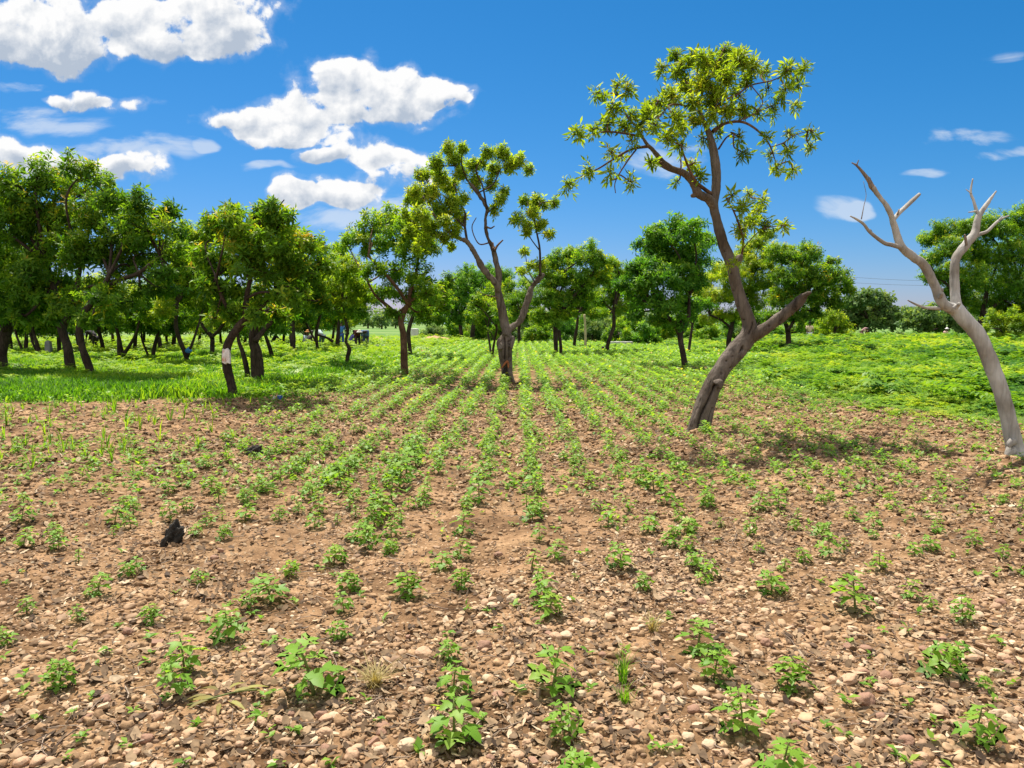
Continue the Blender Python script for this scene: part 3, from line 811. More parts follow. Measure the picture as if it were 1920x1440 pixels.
def frond_weed(rg, nf=8, pairs=6, Lf=.36):
    LV = np.array([[0, 0, 0], [.45, .2, .03], [1, 0, -.1], [.45, -.2, .03]]); LF = np.array([[0, 3, 2, 1]])
    pos, D, S, T = [], [], [], []
    for f in range(nf):
        az = f * 2.4 + rg.normal(0, .3); el = .35 + .85 * rg.random(); L_ = Lf * (.7 + .5 * rg.random())
        t = np.linspace(.2, 1, pairs)
        hz = L_ * t * np.cos(el); zz = .05 + L_ * (t * np.sin(el) - .42 * t ** 2.2)
        P = np.stack([np.cos(az) * hz, np.sin(az) * hz, zz], -1)
        tan = norm(np.gradient(P, axis=0))
        side = norm(np.cross(tan, [[0, 0, 1.]]))
        for sg in (1, -1):
            d = norm(side * sg + tan * .45 + np.array([[0, 0, -.18]]) + rg.normal(0, .1, (pairs, 3)))
            pos.append(P); D.append(d); S.append(L_ * (.42 - .22 * t)); T.append(.35 + .35 * t)
        pos.append(P[-1:]); D.append(tan[-1:]); S.append(np.array([L_ * .25])); T.append(np.array([.75]))
    pos, D, S, T = np.concatenate(pos), np.concatenate(D), np.concatenate(S), np.concatenate(T)
    side = norm(np.cross(np.array([[0, 0, 1.]]), D)); R = np.stack([D, side, np.cross(D, side)], -1)
    V, Fs, A = scatter(LV, LF, pos, R, S, None, T + rg.normal(0, .08, len(T)))
    return V, Fs, A['tint']
FRONDS = [frond_weed(np.random.default_rng(200 + i), 7 + i % 3, 5 + i % 2) for i in range(5)]
def place_fronds(name, x, y, s, tint, label, cat):
    rg = np.random.default_rng(len(x))
    parts = []
    for v in range(5):
        k = np.arange(len(x)) % 5 == v
        m = int(k.sum())
        up = np.stack([rg.normal(0, .12, m), rg.normal(0, .12, m), np.ones(m)], -1)
        pos = np.stack([x[k], y[k], height(x[k], y[k]) - .02], -1)
        parts.append(scatter(FRONDS[v][0], FRONDS[v][1], pos, basis(up, rg.random(m) * 6.28), s[k], FRONDS[v][2], tint[k]))
    V, Fs, A = merge(parts)
    tag(link(name, mesh(name, V, Fs, M['weed'], {'tint': np.clip(A['tint'], 0, 1)})), label, cat, kind='stuff')
def build_fronds():
    rg = np.random.default_rng(55)
    n = 35000                                            # right hand patch and the far middle
    y = 12.5 * (75 / 12.5) ** rg.random(n); px = 820 + 1900 * rg.random(n); x = (px - CX) / F * y
    lu = lush(x, y); lu = lu + 45 * (fbm(x * .7, y * .7, 17) - .5); ok = (lu > -120) & (rg.random(n) < np.clip(.24 + lu / 110, .035, 1)) & (fbm(x * .9, y * .9, 37) > .33 + .25 * (rg.random(n) - .5))
    x, y, lu = x[ok], y[ok], lu[ok]
    px = to_px(x, y)[0]
    big = rg.random(len(x)) < .07
    s = (.55 + 1.9 * fbm(x * .6, y * .6, 19) ** 1.3 + .55 * big) * np.clip(.32 + lu / 120, .20, 1.05) * (1 + np.clip((y - 20) / 45, 0, .6))
    place_fronds('fern_cover', x, y, s, 1.7 * (fbm(x * .45, y * .45, 23) - .5) - .06 - .30 * big + .12 * rg.normal(0, 1, len(x)), 'tall bright green fern like weeds covering the ground at the right', 'weeds')
    n = 5200                                             # scattered among the left trees, thicker behind
    y = 17.5 * (75 / 17.5) ** (rg.random(n) ** .7); px = -200 + 1080 * rg.random(n); x = (px - CX) / F * y
    lu = lush(x, y); ok = (lu > 12) & (rg.random(n) < np.clip((y - 15) / 14, .12, 1) * np.clip(1.8 * fbm(x * .3, y * .3, 29) - .3, 0, 1)); x, y = x[ok], y[ok]
    s = 1.0 + .9 * rg.random(len(x)) ** 2 + np.clip((y - 22) / 30, 0, .8)
    place_fronds('fern_clumps', x, y, s, .3 * (fbm(x * .4, y * .4, 27) - .3), 'fern like weeds growing through the grass between the left trees', 'weeds')
    x, y = [], []
    for px, py in [(470, 740), (500, 742), (540, 738), (575, 733), (600, 738), (620, 722), (640, 730), (660, 712), (690, 712), (720, 702), (600, 722), (560, 728), (680, 722), (740, 694), (780, 690), (800, 680), (830, 672), (650, 722), (715, 706), (630, 712)]:
        g = ground(px + rg.normal(0, 6), py + 4); x.append(g[0]); y.append(g[1])
    x, y = np.array(x), np.array(y)
    place_fronds('edge_weeds', x, y, np.full(len(x), .95) + .3 * rg.random(len(x)), .1 * rg.random(len(x)), 'leafy weeds along the edge where the grass meets the crop rows', 'weeds')
build_fronds()

def tall_weeds():
    rg = np.random.default_rng(63); lib = []
    for i in range(5):
        V, Fs, A = frond_weed(np.random.default_rng(400 + i), 13, 6, .42); V = V * [1, 1, 1.25]; lib.append(mesh('tall_weed', V, Fs, M['weed'], {'tint': np.clip(A - .16, 0, 1)}))
    for i, (px, py) in enumerate([(1670, 662), (1740, 676), (1800, 672), (1490, 700), (1532, 694), (1752, 752), (1420, 668), (1862, 664), (1600, 668), (1640, 706), (1772, 708), (1884, 728), (1542, 738), (1700, 730), (1460, 716), (1580, 712), (1820, 700), (1905, 690), (1720, 690), (1500, 672), (1560, 680), (1660, 742), (1610, 728), (1840, 742), (1440, 690), (1380, 686), (1760, 668), (1700, 664), (1890, 770), (1800, 762)]):
        g = ground(px, py); o = link('tall_weed', lib[i % 5]); s = (.95 + .75 * rg.random()) * (1 + .25 * (g[1] > 28))
        o.location = (g[0], g[1], 0); o.rotation_euler = (rg.normal(0, .1), rg.normal(0, .1), rg.random() * 6.28); o.scale = (s, s, s * (.9 + .3 * rg.random()))
        tag(o, 'taller darker weed clump rising above the green cover at the right', 'weed', 'taller weed clumps in the green cover at the right')
tall_weeds()
# ------------------------------------------------------------------ trees
M['bark_dark'] = bark_mat('bark_dark', (.030, .022, .018), (.075, .055, .042), (.14, .105, .08), 10, .25, .7, .5)
M['bark_brown'] = bark_mat('bark_brown', (.07, .038, .022), (.17, .10, .062), (.27, .18, .12), 9, .25, .7, .45)
M['bark_grey'] = bark_mat('bark_grey', (.028, .022, .018), (.168, .135, .110), (.32, .275, .235), 11, .17, 1.0, .20)
M['bark_dead'] = bark_mat('bark_dead', (.18, .165, .15), (.44, .422, .395), (.60, .582, .55), 7, .10, .5, .14)
M['bark_snag'] = bark_mat('bark_snag', (.13, .10, .085), (.30, .25, .21), (.42, .37, .32), 11, .08, .6, .35)
M['leaf_hero'] = leaf_mat('leaf_hero', [(0, (.070, .140, .010)), (.4, (.180, .275, .015)), (.75, (.30, .37, .024)), (.95, (.42, .38, .03)), (1, (.45, .30, .035))], .52, .5)
M['leaf_yellow'] = leaf_mat('leaf_yellow', [(0, (.070, .160, .010)), (.4, (.175, .290, .015)), (.75, (.29, .38, .020)), (1, (.39, .40, .035))], .52, .5)
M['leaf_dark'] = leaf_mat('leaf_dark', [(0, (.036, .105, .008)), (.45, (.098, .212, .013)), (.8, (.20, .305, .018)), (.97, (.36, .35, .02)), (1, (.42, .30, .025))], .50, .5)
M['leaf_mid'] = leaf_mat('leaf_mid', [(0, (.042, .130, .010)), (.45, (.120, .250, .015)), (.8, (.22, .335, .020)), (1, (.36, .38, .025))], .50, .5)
M['leaf_blue'] = leaf_mat('leaf_blue', [(0, (.028, .110, .011)), (.45, (.080, .210, .017)), (.8, (.150, .290, .022)), (1, (.23, .34, .03))], .50, .5)
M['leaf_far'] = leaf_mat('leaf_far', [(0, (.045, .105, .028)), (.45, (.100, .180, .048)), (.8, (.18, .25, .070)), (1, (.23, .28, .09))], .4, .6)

def rosette(rg, n=9, droop=.35, wid=.17, along=.30):
    """whorl of long leaves at a twig end, z outward, unit leaf length"""
    LV = np.array([[0, 0, 0], [.52, wid, .05], [1, 0, -.10], [.52, -wid, .05], [.5, 0, -.035]]); LF = np.array([[0, 4, 2, 1], [0, 3, 2, 4]])
    az = np.arange(n) * 2.4 + rg.normal(0, .22, n)
    el = .75 - 1.25 * np.arange(n) / n * (1 + droop) + rg.normal(0, .15, n)
    d = np.stack([np.cos(az) * np.cos(el), np.sin(az) * np.cos(el), np.sin(el)], -1)
    side = norm(np.cross(np.array([[0, 0, 1.]]), d)); R = np.stack([d, side, np.cross(d, side)], -1)
    base = np.stack([0 * az, 0 * az, .12 - along * np.arange(n) / n], -1)
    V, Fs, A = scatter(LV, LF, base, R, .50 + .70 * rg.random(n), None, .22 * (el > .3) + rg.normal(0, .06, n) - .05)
    return V, Fs, A['tint']
ROS = [rosette(np.random.default_rng(300 + i), 9 + i % 4, .3 + .1 * (i % 3), .17, .8) for i in range(6)]
ROS_BIG = [rosette(np.random.default_rng(340 + i), 11 + i % 4, .75, .14, 1.3) for i in range(6)]
ROS_FAR = [rosette(np.random.default_rng(320 + i), 5, .3, .30) for i in range(4)]

def foliage(rg, lib, pos, dirs, size, tint):
    parts = []
    n = len(pos); w = rg.integers(0, len(lib), n)
    R = basis(dirs, rg.random(n) * 6.28)
    for v in range(len(lib)):
        k = w == v
        if k.any(): parts.append(scatter(lib[v][0], lib[v][1], pos[k], R[k], size[k], lib[v][2], tint[k]))
    V, Fs, A = merge(parts); A['tint'] = np.clip(A['tint'], 0, 1)
    return V, Fs, A
def blob_points(rg, c, r, n, shell=2.4, flat=1.0):
    v = norm(rg.normal(0, 1, (n, 3)))
    v[:, 2] = np.where(v[:, 2] < -.35, -.35 * rg.random(n) - .1, v[:, 2]); v = norm(v)
    rad = r * rg.random(n) ** (1 / shell) * (1 + .14 * rg.normal(0, 1, n))
    return c + v * rad[:, None] * np.array([1, 1, flat]), v

def bg_tree(label, base, trunks, blobs, mat='leaf_mid', leaf=.20, dens=1.0, seed=0, cat='tree', group=None, bark='bark_dark', Y=None, far=False, lo=0.0, name='tree'):
    """trunks: polylines [(px,py,width px)...]; blobs: crown clumps (px,py,r px); all at the distance of the base"""
    rg = np.random.default_rng(1000 + seed)
    b = ground(*base) if Y is None else np.array([at(base[0], base[1], Y)[0], Y, 0.0])
    Y = b[1]; mpp = Y / F
    leaf = leaf * (.78 if not far else .9)
    T = empty(name, (b[0], b[1], 0), label, cat, group)
    tp = []; ends = []
    for i, tr in enumerate(trunks):
        dy = np.linspace(0, rg.normal(0, .35), len(tr)) + (rg.normal(0, .12) if i else 0)
        P = np.array([at(px, py, Y + d) for (px, py, w), d in zip(tr, dy)])
        if i == 0 or tr[0][1] > base[1] - 6: P[0, 2] = -.05
        R_ = np.array([w for _, _, w in tr]) * mpp / 2
        C = catmull(P, 5); RR = np.interp(np.linspace(0, 1, len(C)), np.linspace(0, 1, len(R_)), R_)
        RR[0] *= 1.25
        v, f = tube(C - b * [1, 1, 0], RR, 10, .16, seed * 7 + i); tp.append((v, f, {}))
        ends.append((P[-1], R_[-1]))
        if len(P) > 2: ends.append((P[-2], R_[-2] * .8))
    fp, fd, fs, ft = [], [], [], []
    for j, (px, py, r) in enumerate(blobs):
        rm = r * mpp * 1.10
        c = at(px, py, Y + rg.normal(0, .55) * min(rm, 1.6) + (rg.normal(0, .5)))
        e = min(ends, key=lambda q: np.linalg.norm(q[0] - c) + .5 * max(0, q[0][2] - c[2]))
        midp = (e[0] + c) / 2 + np.array([rg.normal(0, .12), rg.normal(0, .12), .10 + .1 * rg.random()]) * np.linalg.norm(c - e[0])
        midp[2] = min(midp[2], c[2] + .1 * rm)
        r0 = min(e[1] * .75, .05 + .035 * rm)
        C = catmull(np.array([e[0], midp, c, c + (c - midp) * .35 + rg.normal(0, .2, 3) * rm]), 5)
        v, f = tube(C - b * [1, 1, 0], np.linspace(r0, .012, len(C)), 6, .1, j, False); tp.append((v, f, {}))
        n = int(np.clip(dens * 14.0 * (rm / leaf) ** 2, 18, 620))
        m_ = max(4, n // 9); cs, cv = blob_points(rg, c, rm * .92, m_, 3.2); ck = rg.integers(0, m_, n)
        p = cs[ck] + rg.normal(0, 1, (n, 3)) * rm * np.array([.19, .19, .13]); v_ = norm(p - c + np.array([[0, 0, .15]]) * rm); cl = rg.normal(0, .10, m_)[ck]
        nt = 3 if far else min(9, 3 + int(rm * 4))
        for q in p[rg.integers(0, n, nt)]:
            C = catmull(np.array([c * .75 + midp * .25 if rg.random() < .5 else c, (c + q) / 2 + rg.normal(0, .12, 3) * rm, q]), 3)
            v, f = tube(C - b * [1, 1, 0], np.linspace(max(r0 * .4, .012), .006, len(C)), 4, 0, j, False); tp.append((v, f, {}))
        fp.append(p); fd.append(v_ * .8 + np.array([[0, 0, .40]]) + rg.normal(0, .45, (n, 3)))
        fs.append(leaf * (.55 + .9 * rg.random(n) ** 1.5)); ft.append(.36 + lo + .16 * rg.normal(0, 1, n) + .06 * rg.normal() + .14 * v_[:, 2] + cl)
    V, Fs, A = merge(tp)
    link('trunk', mesh('trunk', V, Fs, M[bark], None, True), T)
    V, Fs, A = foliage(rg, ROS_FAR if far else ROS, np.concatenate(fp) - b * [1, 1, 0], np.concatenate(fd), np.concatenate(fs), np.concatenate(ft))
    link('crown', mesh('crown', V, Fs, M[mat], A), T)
    return T

G_L = 'orchard trees on the left of the field'
G_M = 'trees behind the crop rows'
G_R = 'trees behind the weeds at the right'
def trees():
    t = bg_tree
    t('dark tree cut by the left edge of the photo, its trunk leaning right', (6, 702), [[(4, 702, 26), (2, 660, 20), (12, 620, 19), (32, 575, 14), (50, 530, 11), (55, 495, 8)], [(12, 620, 12), (-20, 560, 9), (-40, 500, 7)]],
      [(15, 500, 45), (45, 480, 38), (-30, 470, 60), (60, 540, 40), (25, 555, 42), (-20, 560, 50), (-70, 520, 60), (70, 580, 26), (10, 590, 24)], 'leaf_mid', .19, 1.0, 1, group=G_L)
    t('largest dark tree on the left, its straight trunk with a black knot halfway up', (133, 708), [[(133, 708, 17), (131, 680, 17), (127, 650, 17), (117, 620, 16), (112, 590, 13), (100, 540, 12), (85, 490, 9)], [(117, 620, 12), (140, 560, 9), (150, 500, 7)]],
      [(30, 350, 42), (68, 335, 40), (110, 345, 38), (150, 330, 34), (175, 350, 36), (55, 395, 48), (110, 400, 48), (155, 400, 44), (20, 410, 45), (80, 450, 50), (130, 460, 46), (-20, 370, 50), (60, 505, 36), (110, 520, 38), (160, 470, 40), (90, 560, 24), (-30, 430, 50), (130, 560, 26), (60, 555, 28), (95, 590, 18), (150, 585, 22), (40, 590, 20), (115, 575, 26)], 'leaf_dark', .225, .72, 2, lo=.05, group=G_L)
    t('wide dark tree on the left with a crooked reddish trunk and a limb reaching right', (172, 716), [[(172, 716, 14), (167, 690, 14), (158, 665, 14), (152, 640, 13), (150, 610, 12), (165, 575, 11), (190, 545, 10), (205, 515, 8)], [(165, 575, 10), (215, 530, 9), (260, 512, 7), (300, 480, 5)]],
      [(205, 365, 36), (190, 410, 40), (235, 410, 42), (265, 385, 32), (305, 395, 26), (275, 430, 42), (315, 430, 34), (225, 455, 46), (285, 475, 44), (330, 470, 30), (185, 480, 40), (245, 500, 36), (310, 510, 26), (200, 535, 30), (160, 540, 30), (340, 500, 22), (185, 570, 28), (225, 565, 26), (280, 545, 28), (320, 540, 24), (205, 590, 18), (165, 595, 18)], 'leaf_dark', .225, .72, 3, lo=.05, group=G_L)
    t('small yellow green tree with a low forked trunk between the left trunks', (231, 682), [[(231, 682, 11), (226, 660, 11), (222, 630, 7), (215, 600, 5)], [(229, 668, 7), (243, 648, 6), (255, 625, 5), (262, 600, 4)]],
      [(240, 590, 28), (272, 580, 24), (205, 590, 28), (258, 560, 26), (222, 560, 28), (180, 575, 24), (285, 600, 16)], 'leaf_yellow', .17, 1.0, 4, group=G_L)
    t('slanting dark tree with a blue bag tied to its trunk', (354, 690), [[(354, 690, 9), (348, 665, 9), (338, 640, 8), (330, 610, 7), (332, 570, 6)], [(351, 668, 6), (362, 640, 5), (372, 610, 4)]],
      [(330, 560, 34), (365, 540, 36), (345, 500, 34), (375, 490, 34), (350, 455, 28), (380, 450, 30), (310, 580, 22), (385, 575, 28), (325, 520, 30)], 'leaf_yellow', .19, 1.0, 5, group=G_L)
    t('dark tree with a ring shaped fork, behind the tree with the sack', (398, 674), [[(398, 674, 8), (398, 650, 8), (397, 632, 8), (382, 614, 6), (372, 590, 5)], [(397, 632, 7), (412, 618, 6), (424, 596, 5), (418, 570, 4)]],
      [(380, 570, 26), (420, 570, 26), (400, 545, 30), (360, 590, 18), (440, 590, 18)], 'leaf_dark', .2, 1.0, 6, group=G_L)
    t('dense dark tree with a white sack hung on its leaning trunk', (437, 744), [[(438, 744, 19), (433, 720, 17), (427, 695, 16), (424, 665, 15), (430, 640, 16), (446, 615, 15), (460, 595, 13), (462, 560, 10), (470, 520, 8)], [(446, 615, 11), (430, 585, 7), (415, 555, 6), (405, 520, 5)], [(460, 595, 9), (490, 575, 8), (515, 550, 6)]],
      [(420, 405, 26), (445, 410, 32), (488, 395, 26), (515, 395, 26), (480, 420, 36), (530, 420, 32), (410, 440, 32), (450, 455, 40), (500, 460, 44), (545, 460, 38), (420, 490, 38), (470, 500, 42), (520, 510, 40), (560, 495, 30), (400, 530, 30), (440, 540, 32), (490, 550, 32), (535, 550, 26), (412, 570, 20), (575, 450, 22), (440, 580, 20), (480, 590, 22), (520, 585, 22), (400, 595, 14), (555, 540, 26), (388, 480, 26), (380, 520, 24)], 'leaf_dark', .21, .85, 7, lo=.09, group=G_L)
    t('thick double trunked tree just right of the tree with the sack', (480, 722), [[(484, 722, 24), (483, 690, 22), (480, 660, 20), (474, 635, 18), (482, 605, 13), (505, 580, 9)], [(466, 720, 11), (462, 690, 9), (455, 660, 8), (448, 640, 7), (445, 615, 5)], [(478, 640, 11), (498, 615, 9), (522, 590, 7), (545, 560, 6)]],
      [(560, 440, 26), (585, 460, 28), (575, 500, 34), (545, 525, 32), (600, 490, 24), (590, 535, 28), (555, 565, 28), (515, 590, 22), (470, 590, 20), (600, 565, 20), (530, 480, 30)], 'leaf_dark', .2, 1.0, 8, lo=.03, group=G_L)
    t('straight dark trunked tree between the double trunked tree and the fork', (548, 668), [[(550, 668, 9), (549, 640, 11), (546, 610, 12), (545, 580, 8)]],
      [(540, 580, 26), (570, 585, 24), (555, 555, 26), (525, 570, 22), (590, 570, 22)], 'leaf_mid', .22, .9, 9, group=G_L)
    t('dark tree with a V fork and a low side limb, workers beside it', (600, 666), [[(598, 666, 7), (594, 645, 6), (593, 625, 6), (598, 600, 5), (606, 575, 4)], [(592, 640, 4), (582, 622, 4), (572, 600, 4), (568, 580, 3)], [(596, 628, 4), (612, 633, 4), (624, 640, 5)]],
      [(590, 570, 24), (615, 575, 24), (570, 580, 20), (600, 545, 24), (625, 550, 22)], 'leaf_mid', .2, .9, 10, group=G_L)
    t('slim crooked tree with light green crown standing before the workers', (651, 692), [[(652, 692, 7), (651, 672, 7), (655, 655, 8), (649, 640, 5), (652, 620, 6), (648, 600, 5), (643, 570, 4)]],
      [(620, 500, 26), (650, 500, 28), (640, 535, 30), (670, 530, 26), (615, 545, 24), (660, 565, 22), (690, 555, 18), (630, 580, 18), (635, 470, 20), (600, 520, 20)], 'leaf_yellow', .19, .9, 11, group=G_L)
    t('spreading tree with a smooth grey brown trunk where the crop rows meet the grass', (760, 706), [[(760, 706, 14), (758, 680, 13), (757, 650, 13), (756, 625, 13), (752, 600, 11), (765, 570, 8), (770, 540, 7)], [(752, 600, 8), (728, 575, 7), (705, 555, 5), (690, 530, 4)], [(765, 570, 6), (745, 540, 6), (715, 505, 5), (690, 480, 4)], [(768, 555, 6), (778, 520, 5), (785, 480, 4)]],
      [(650, 455, 18), (672, 440, 24), (700, 425, 26), (730, 415, 26), (762, 420, 26), (790, 430, 24), (690, 460, 26), (735, 455, 30), (775, 465, 30), (805, 465, 20), (700, 505, 22), (745, 510, 28), (785, 515, 28), (720, 545, 22), (760, 555, 26), (800, 550, 26), (825, 545, 22), (740, 585, 16), (790, 585, 18), (832, 575, 16)], 'leaf_mid', .18, .85, 12, bark='bark_brown', lo=.08, group=G_L)
    t('second thinner trunked tree right behind the spreading tree at the grass edge', (768, 676), [[(770, 676, 9), (768, 650, 8), (766, 620, 8), (775, 590, 6)]],
      [(800, 570, 26), (825, 560, 26), (815, 595, 20), (780, 575, 24), (840, 530, 18)], 'leaf_dark', .21, .9, 13, group=G_L)
    # more trunks deep in the orchard
    for i, (bx, by, lean, lab, mt) in enumerate([(22, 665, -8, 'thin far trunk near the left edge behind the leaning tree', 'leaf_mid'), (48, 668, 2, 'far forked tree between the leaning left tree and the grey post', 'leaf_mid'), (76, 674, -14, 'far dark tree whose trunk splits at the ground left of the grey post', 'leaf_yellow'),
                                       (112, 672, -3, 'slim far tree close behind the largest left tree', 'leaf_mid'), (150, 662, -10, 'far dark trunk seen between the two big left trunks', 'leaf_mid'), (195, 668, -10, 'far leaning tree before the pale field gap on the left', 'leaf_yellow'),
                                       (252, 665, 4, 'far dark tree right of the small yellow green tree', 'leaf_dark'), (285, 680, 10, 'dark tree with a bent trunk in the middle of the left orchard', 'leaf_dark'), (302, 668, -6, 'thin far trunk left of the tree with the blue bag', 'leaf_mid'),
                                       (325, 662, 3, 'far thin trunk behind the tree with the blue bag', 'leaf_yellow'), (512, 680, -14, 'slanting dark trunk right of the double trunked tree', 'leaf_mid'), (632, 660, 3, 'short dark tree beside the worker in blue', 'leaf_mid')]):
        H = 62 + 9 * (i % 3)
        t(lab, (bx, by), [[(bx, by, 7 + i % 3), (bx + lean * .4, by - 25, 7), (bx + lean, by - 50, 6), (bx + lean * 1.3, by - H, 4)]] + ([[(bx, by - 4, 5), (bx - 14, by - 30, 4), (bx - 20, by - 50, 4)]] if i in (1, 2, 7) else []),
          [(bx + lean + o + 3 * ((i * 7 + q) % 5 - 2), by - H - u, 23 + 2 * ((i + q) % 4)) for q, (o, u) in enumerate([(-24, -2), (0, 6), (24, 0), (-14, 26), (14, 30), (0, 50), (-32, 22), (34, 24)])], mt, .24, .9, 20 + i, group=G_L)
    for i, (bx, by, lean, lab, mt) in enumerate([(10, 654, 5, 'far small tree at the left edge between two leaning trunks', 'leaf_mid'), (62, 656, -4, 'far tree whose crown hangs above the pale building', 'leaf_dark'), (166, 655, 6, 'far tree seen just right of the reddish trunk', 'leaf_yellow'), (214, 656, -5, 'far tree in the pale field gap behind the small yellow green tree', 'leaf_dark'), (268, 654, 4, 'farthest dark tree right of the small yellow green tree', 'leaf_mid'), (315, 655, -6, 'farthest tree left of the slanting trunk with the blue bag', 'leaf_dark'), (372, 655, 5, 'farthest tree between the blue bag and the ring shaped fork', 'leaf_mid'), (415, 656, -3, 'farthest tree hidden behind the sack', 'leaf_dark'), (458, 655, 5, 'farthest tree seen between the sack tree and the double trunk', 'leaf_yellow'), (530, 653, 4, 'farthest tree left of the straight dark trunk', 'leaf_dark'), (575, 652, -5, 'farthest tree over the crouching workers', 'leaf_mid'), (622, 651, 5, 'farthest tree left of the worker in blue', 'leaf_dark')]):
        t(lab, (bx, by), [[(bx, by, 6), (bx + lean * .5, by - 22, 5), (bx + lean, by - 44, 4)]], [(bx + lean + o, by - u, 17 + 2 * ((i + q) % 4)) for q, (o, u) in enumerate([(-20, 46), (2, 44), (22, 48), (-10, 64), (14, 66), (0, 84), (-30, 60), (34, 62)])], 'leaf_yellow' if i % 3 else mt, .27, .9, 120 + i, lo=.08, group=G_L)
    # middle
    t('dark blue green tree behind the pale block, left of the bare forked tree', (866, 640), [[(868, 640, 7), (864, 622, 7), (862, 600, 6)]],
      [(845, 560, 26), (868, 540, 28), (880, 520, 24), (850, 595, 18), (885, 565, 26), (905, 530, 24), (870, 590, 22), (830, 580, 18)], 'leaf_blue', .30, .9, 40, group=G_M)
    t('dark blue green tree half hidden by the forked tree', (886, 638), [[(886, 638, 9), (886, 620, 8), (892, 595, 7)]],
      [(910, 560, 26), (935, 530, 24), (900, 590, 20), (925, 590, 24), (950, 560, 22), (920, 515, 20), (945, 520, 18)], 'leaf_blue', .30, .9, 41, group=G_M)
    t('little light green tree on two thin stems left of the forked trunk', (921, 670), [[(921, 670, 5), (918, 645, 4), (914, 620, 4)], [(922, 668, 5), (927, 640, 4), (932, 615, 4)]],
      [(895, 590, 18), (920, 575, 22), (900, 560, 16), (935, 595, 18), (905, 615, 12), (925, 545, 18), (890, 570, 12)], 'leaf_mid', .2, .85, 42, lo=.1, group=G_M)
    t('bushy low tree right behind the fork of the bare limbed tree', (975, 645), [[(975, 645, 6), (973, 620, 6), (978, 590, 5)]],
      [(960, 570, 20), (985, 555, 24), (970, 595, 20), (1000, 580, 22), (955, 540, 16), (1010, 600, 16), (985, 530, 16)], 'leaf_mid', .24, .8, 43, lo=.06, group=G_M)
    t('round yellow green tree on a short double trunk right of the forked tree', (1046, 668), [[(1043, 668, 8), (1042, 645, 8), (1042, 620, 9), (1040, 595, 7)], [(1052, 668, 6), (1051, 645, 6), (1048, 620, 6)]],
      [(1020, 510, 18), (1045, 490, 22), (1070, 480, 22), (1100, 480, 24), (1125, 490, 20), (1035, 530, 24), (1070, 520, 28), (1105, 520, 28), (1020, 560, 22), (1050, 560, 26), (1085, 555, 26), (1040, 595, 18), (1065, 590, 18), (1010, 590, 16), (1130, 520, 18)], 'leaf_mid', .21, 1.1, 44, lo=.12, group=G_M)
    t('slim dark trunked tree between the double trunk and the pale pole', (1076, 655), [[(1076, 655, 6), (1078, 635, 6), (1082, 610, 5), (1084, 585, 4)]],
      [(1085, 580, 20), (1105, 575, 20), (1115, 550, 22), (1075, 565, 16), (1125, 580, 16)], 'leaf_mid', .24, 1.0, 45, group=G_M)
    t('tree with an S curved trunk right of the pale pole', (1140, 665), [[(1140, 665, 8), (1139, 650, 8), (1145, 630, 7), (1151, 610, 7), (1150, 585, 5)]],
      [(1130, 560, 20), (1155, 540, 22), (1140, 515, 20), (1165, 510, 20), (1180, 540, 22), (1120, 585, 16), (1165, 575, 20), (1185, 570, 16), (1150, 495, 14)], 'leaf_mid', .22, 1.1, 46, lo=.06, group=G_M)
    t('tall deep green tree with a leaning dark trunk left of the leaning tree', (1285, 692), [[(1286, 692, 12), (1282, 670, 11), (1277, 645, 11), (1272, 620, 10), (1255, 598, 8), (1235, 580, 6)], [(1274, 630, 8), (1290, 600, 7), (1292, 560, 5)]],
      [(1210, 460, 22), (1235, 440, 24), (1265, 432, 26), (1295, 435, 26), (1320, 445, 22), (1225, 480, 28), (1260, 475, 34), (1300, 480, 34), (1195, 510, 26), (1235, 520, 32), (1275, 525, 34), (1310, 525, 26), (1190, 545, 24), (1215, 560, 28), (1250, 570, 30), (1290, 570, 28), (1195, 585, 18), (1235, 600, 18), (1170, 530, 18), (1280, 605, 16)], 'leaf_blue', .21, 1.15, 47, group=G_M)
    t('thin dark stem behind the tall deep green tree', (1292, 668), [[(1290, 668, 6), (1294, 640, 5), (1298, 610, 4)]], [(1300, 590, 18), (1315, 570, 18), (1290, 575, 16)], 'leaf_blue', .24, .8, 48, group=G_M)
    t('yellow green tree directly behind the leaning trunk', (1366, 660), [[(1367, 660, 11), (1366, 640, 9), (1371, 615, 8), (1378, 590, 6), (1398, 555, 5), (1410, 520, 4)], [(1371, 615, 6), (1352, 600, 4), (1330, 590, 3)]],
      [(1320, 530, 20), (1345, 510, 22), (1370, 520, 26), (1400, 500, 26), (1430, 490, 24), (1330, 560, 22), (1360, 555, 24), (1395, 545, 26), (1430, 530, 26), (1455, 515, 22), (1345, 590, 18), (1375, 590, 18), (1415, 570, 20), (1450, 555, 20), (1325, 600, 12), (1420, 455, 20), (1450, 470, 18), (1395, 470, 18), (1440, 440, 16), (1310, 550, 18)], 'leaf_yellow', .19, .9, 49, lo=.10, group=G_R)
    t('dark spreading tree right of the leaning trunk, above the broken stump limb', (1478, 664), [[(1478, 664, 9), (1479, 645, 9), (1477, 620, 9), (1470, 600, 7), (1462, 580, 5)], [(1477, 620, 7), (1492, 595, 6), (1500, 565, 5)]],
      [(1460, 480, 22), (1490, 480, 26), (1515, 475, 24), (1480, 520, 28), (1515, 510, 28), (1545, 520, 24), (1560, 490, 14), (1570, 515, 20), (1580, 540, 18), (1545, 555, 24), (1510, 550, 28), (1475, 560, 26), (1530, 585, 20), (1495, 590, 20), (1565, 565, 18), (1455, 595, 16), (1590, 525, 10)], 'leaf_dark', .23, 1.15, 50, lo=.05, group=G_R)
    t('short dark trunked tree seen under the broken stump limb', (1416, 656), [[(1416, 656, 5), (1414, 640, 5), (1416, 620, 4)]], [(1420, 600, 18), (1440, 595, 16), (1405, 590, 16)], 'leaf_mid', .24, .8, 51, group=G_R)
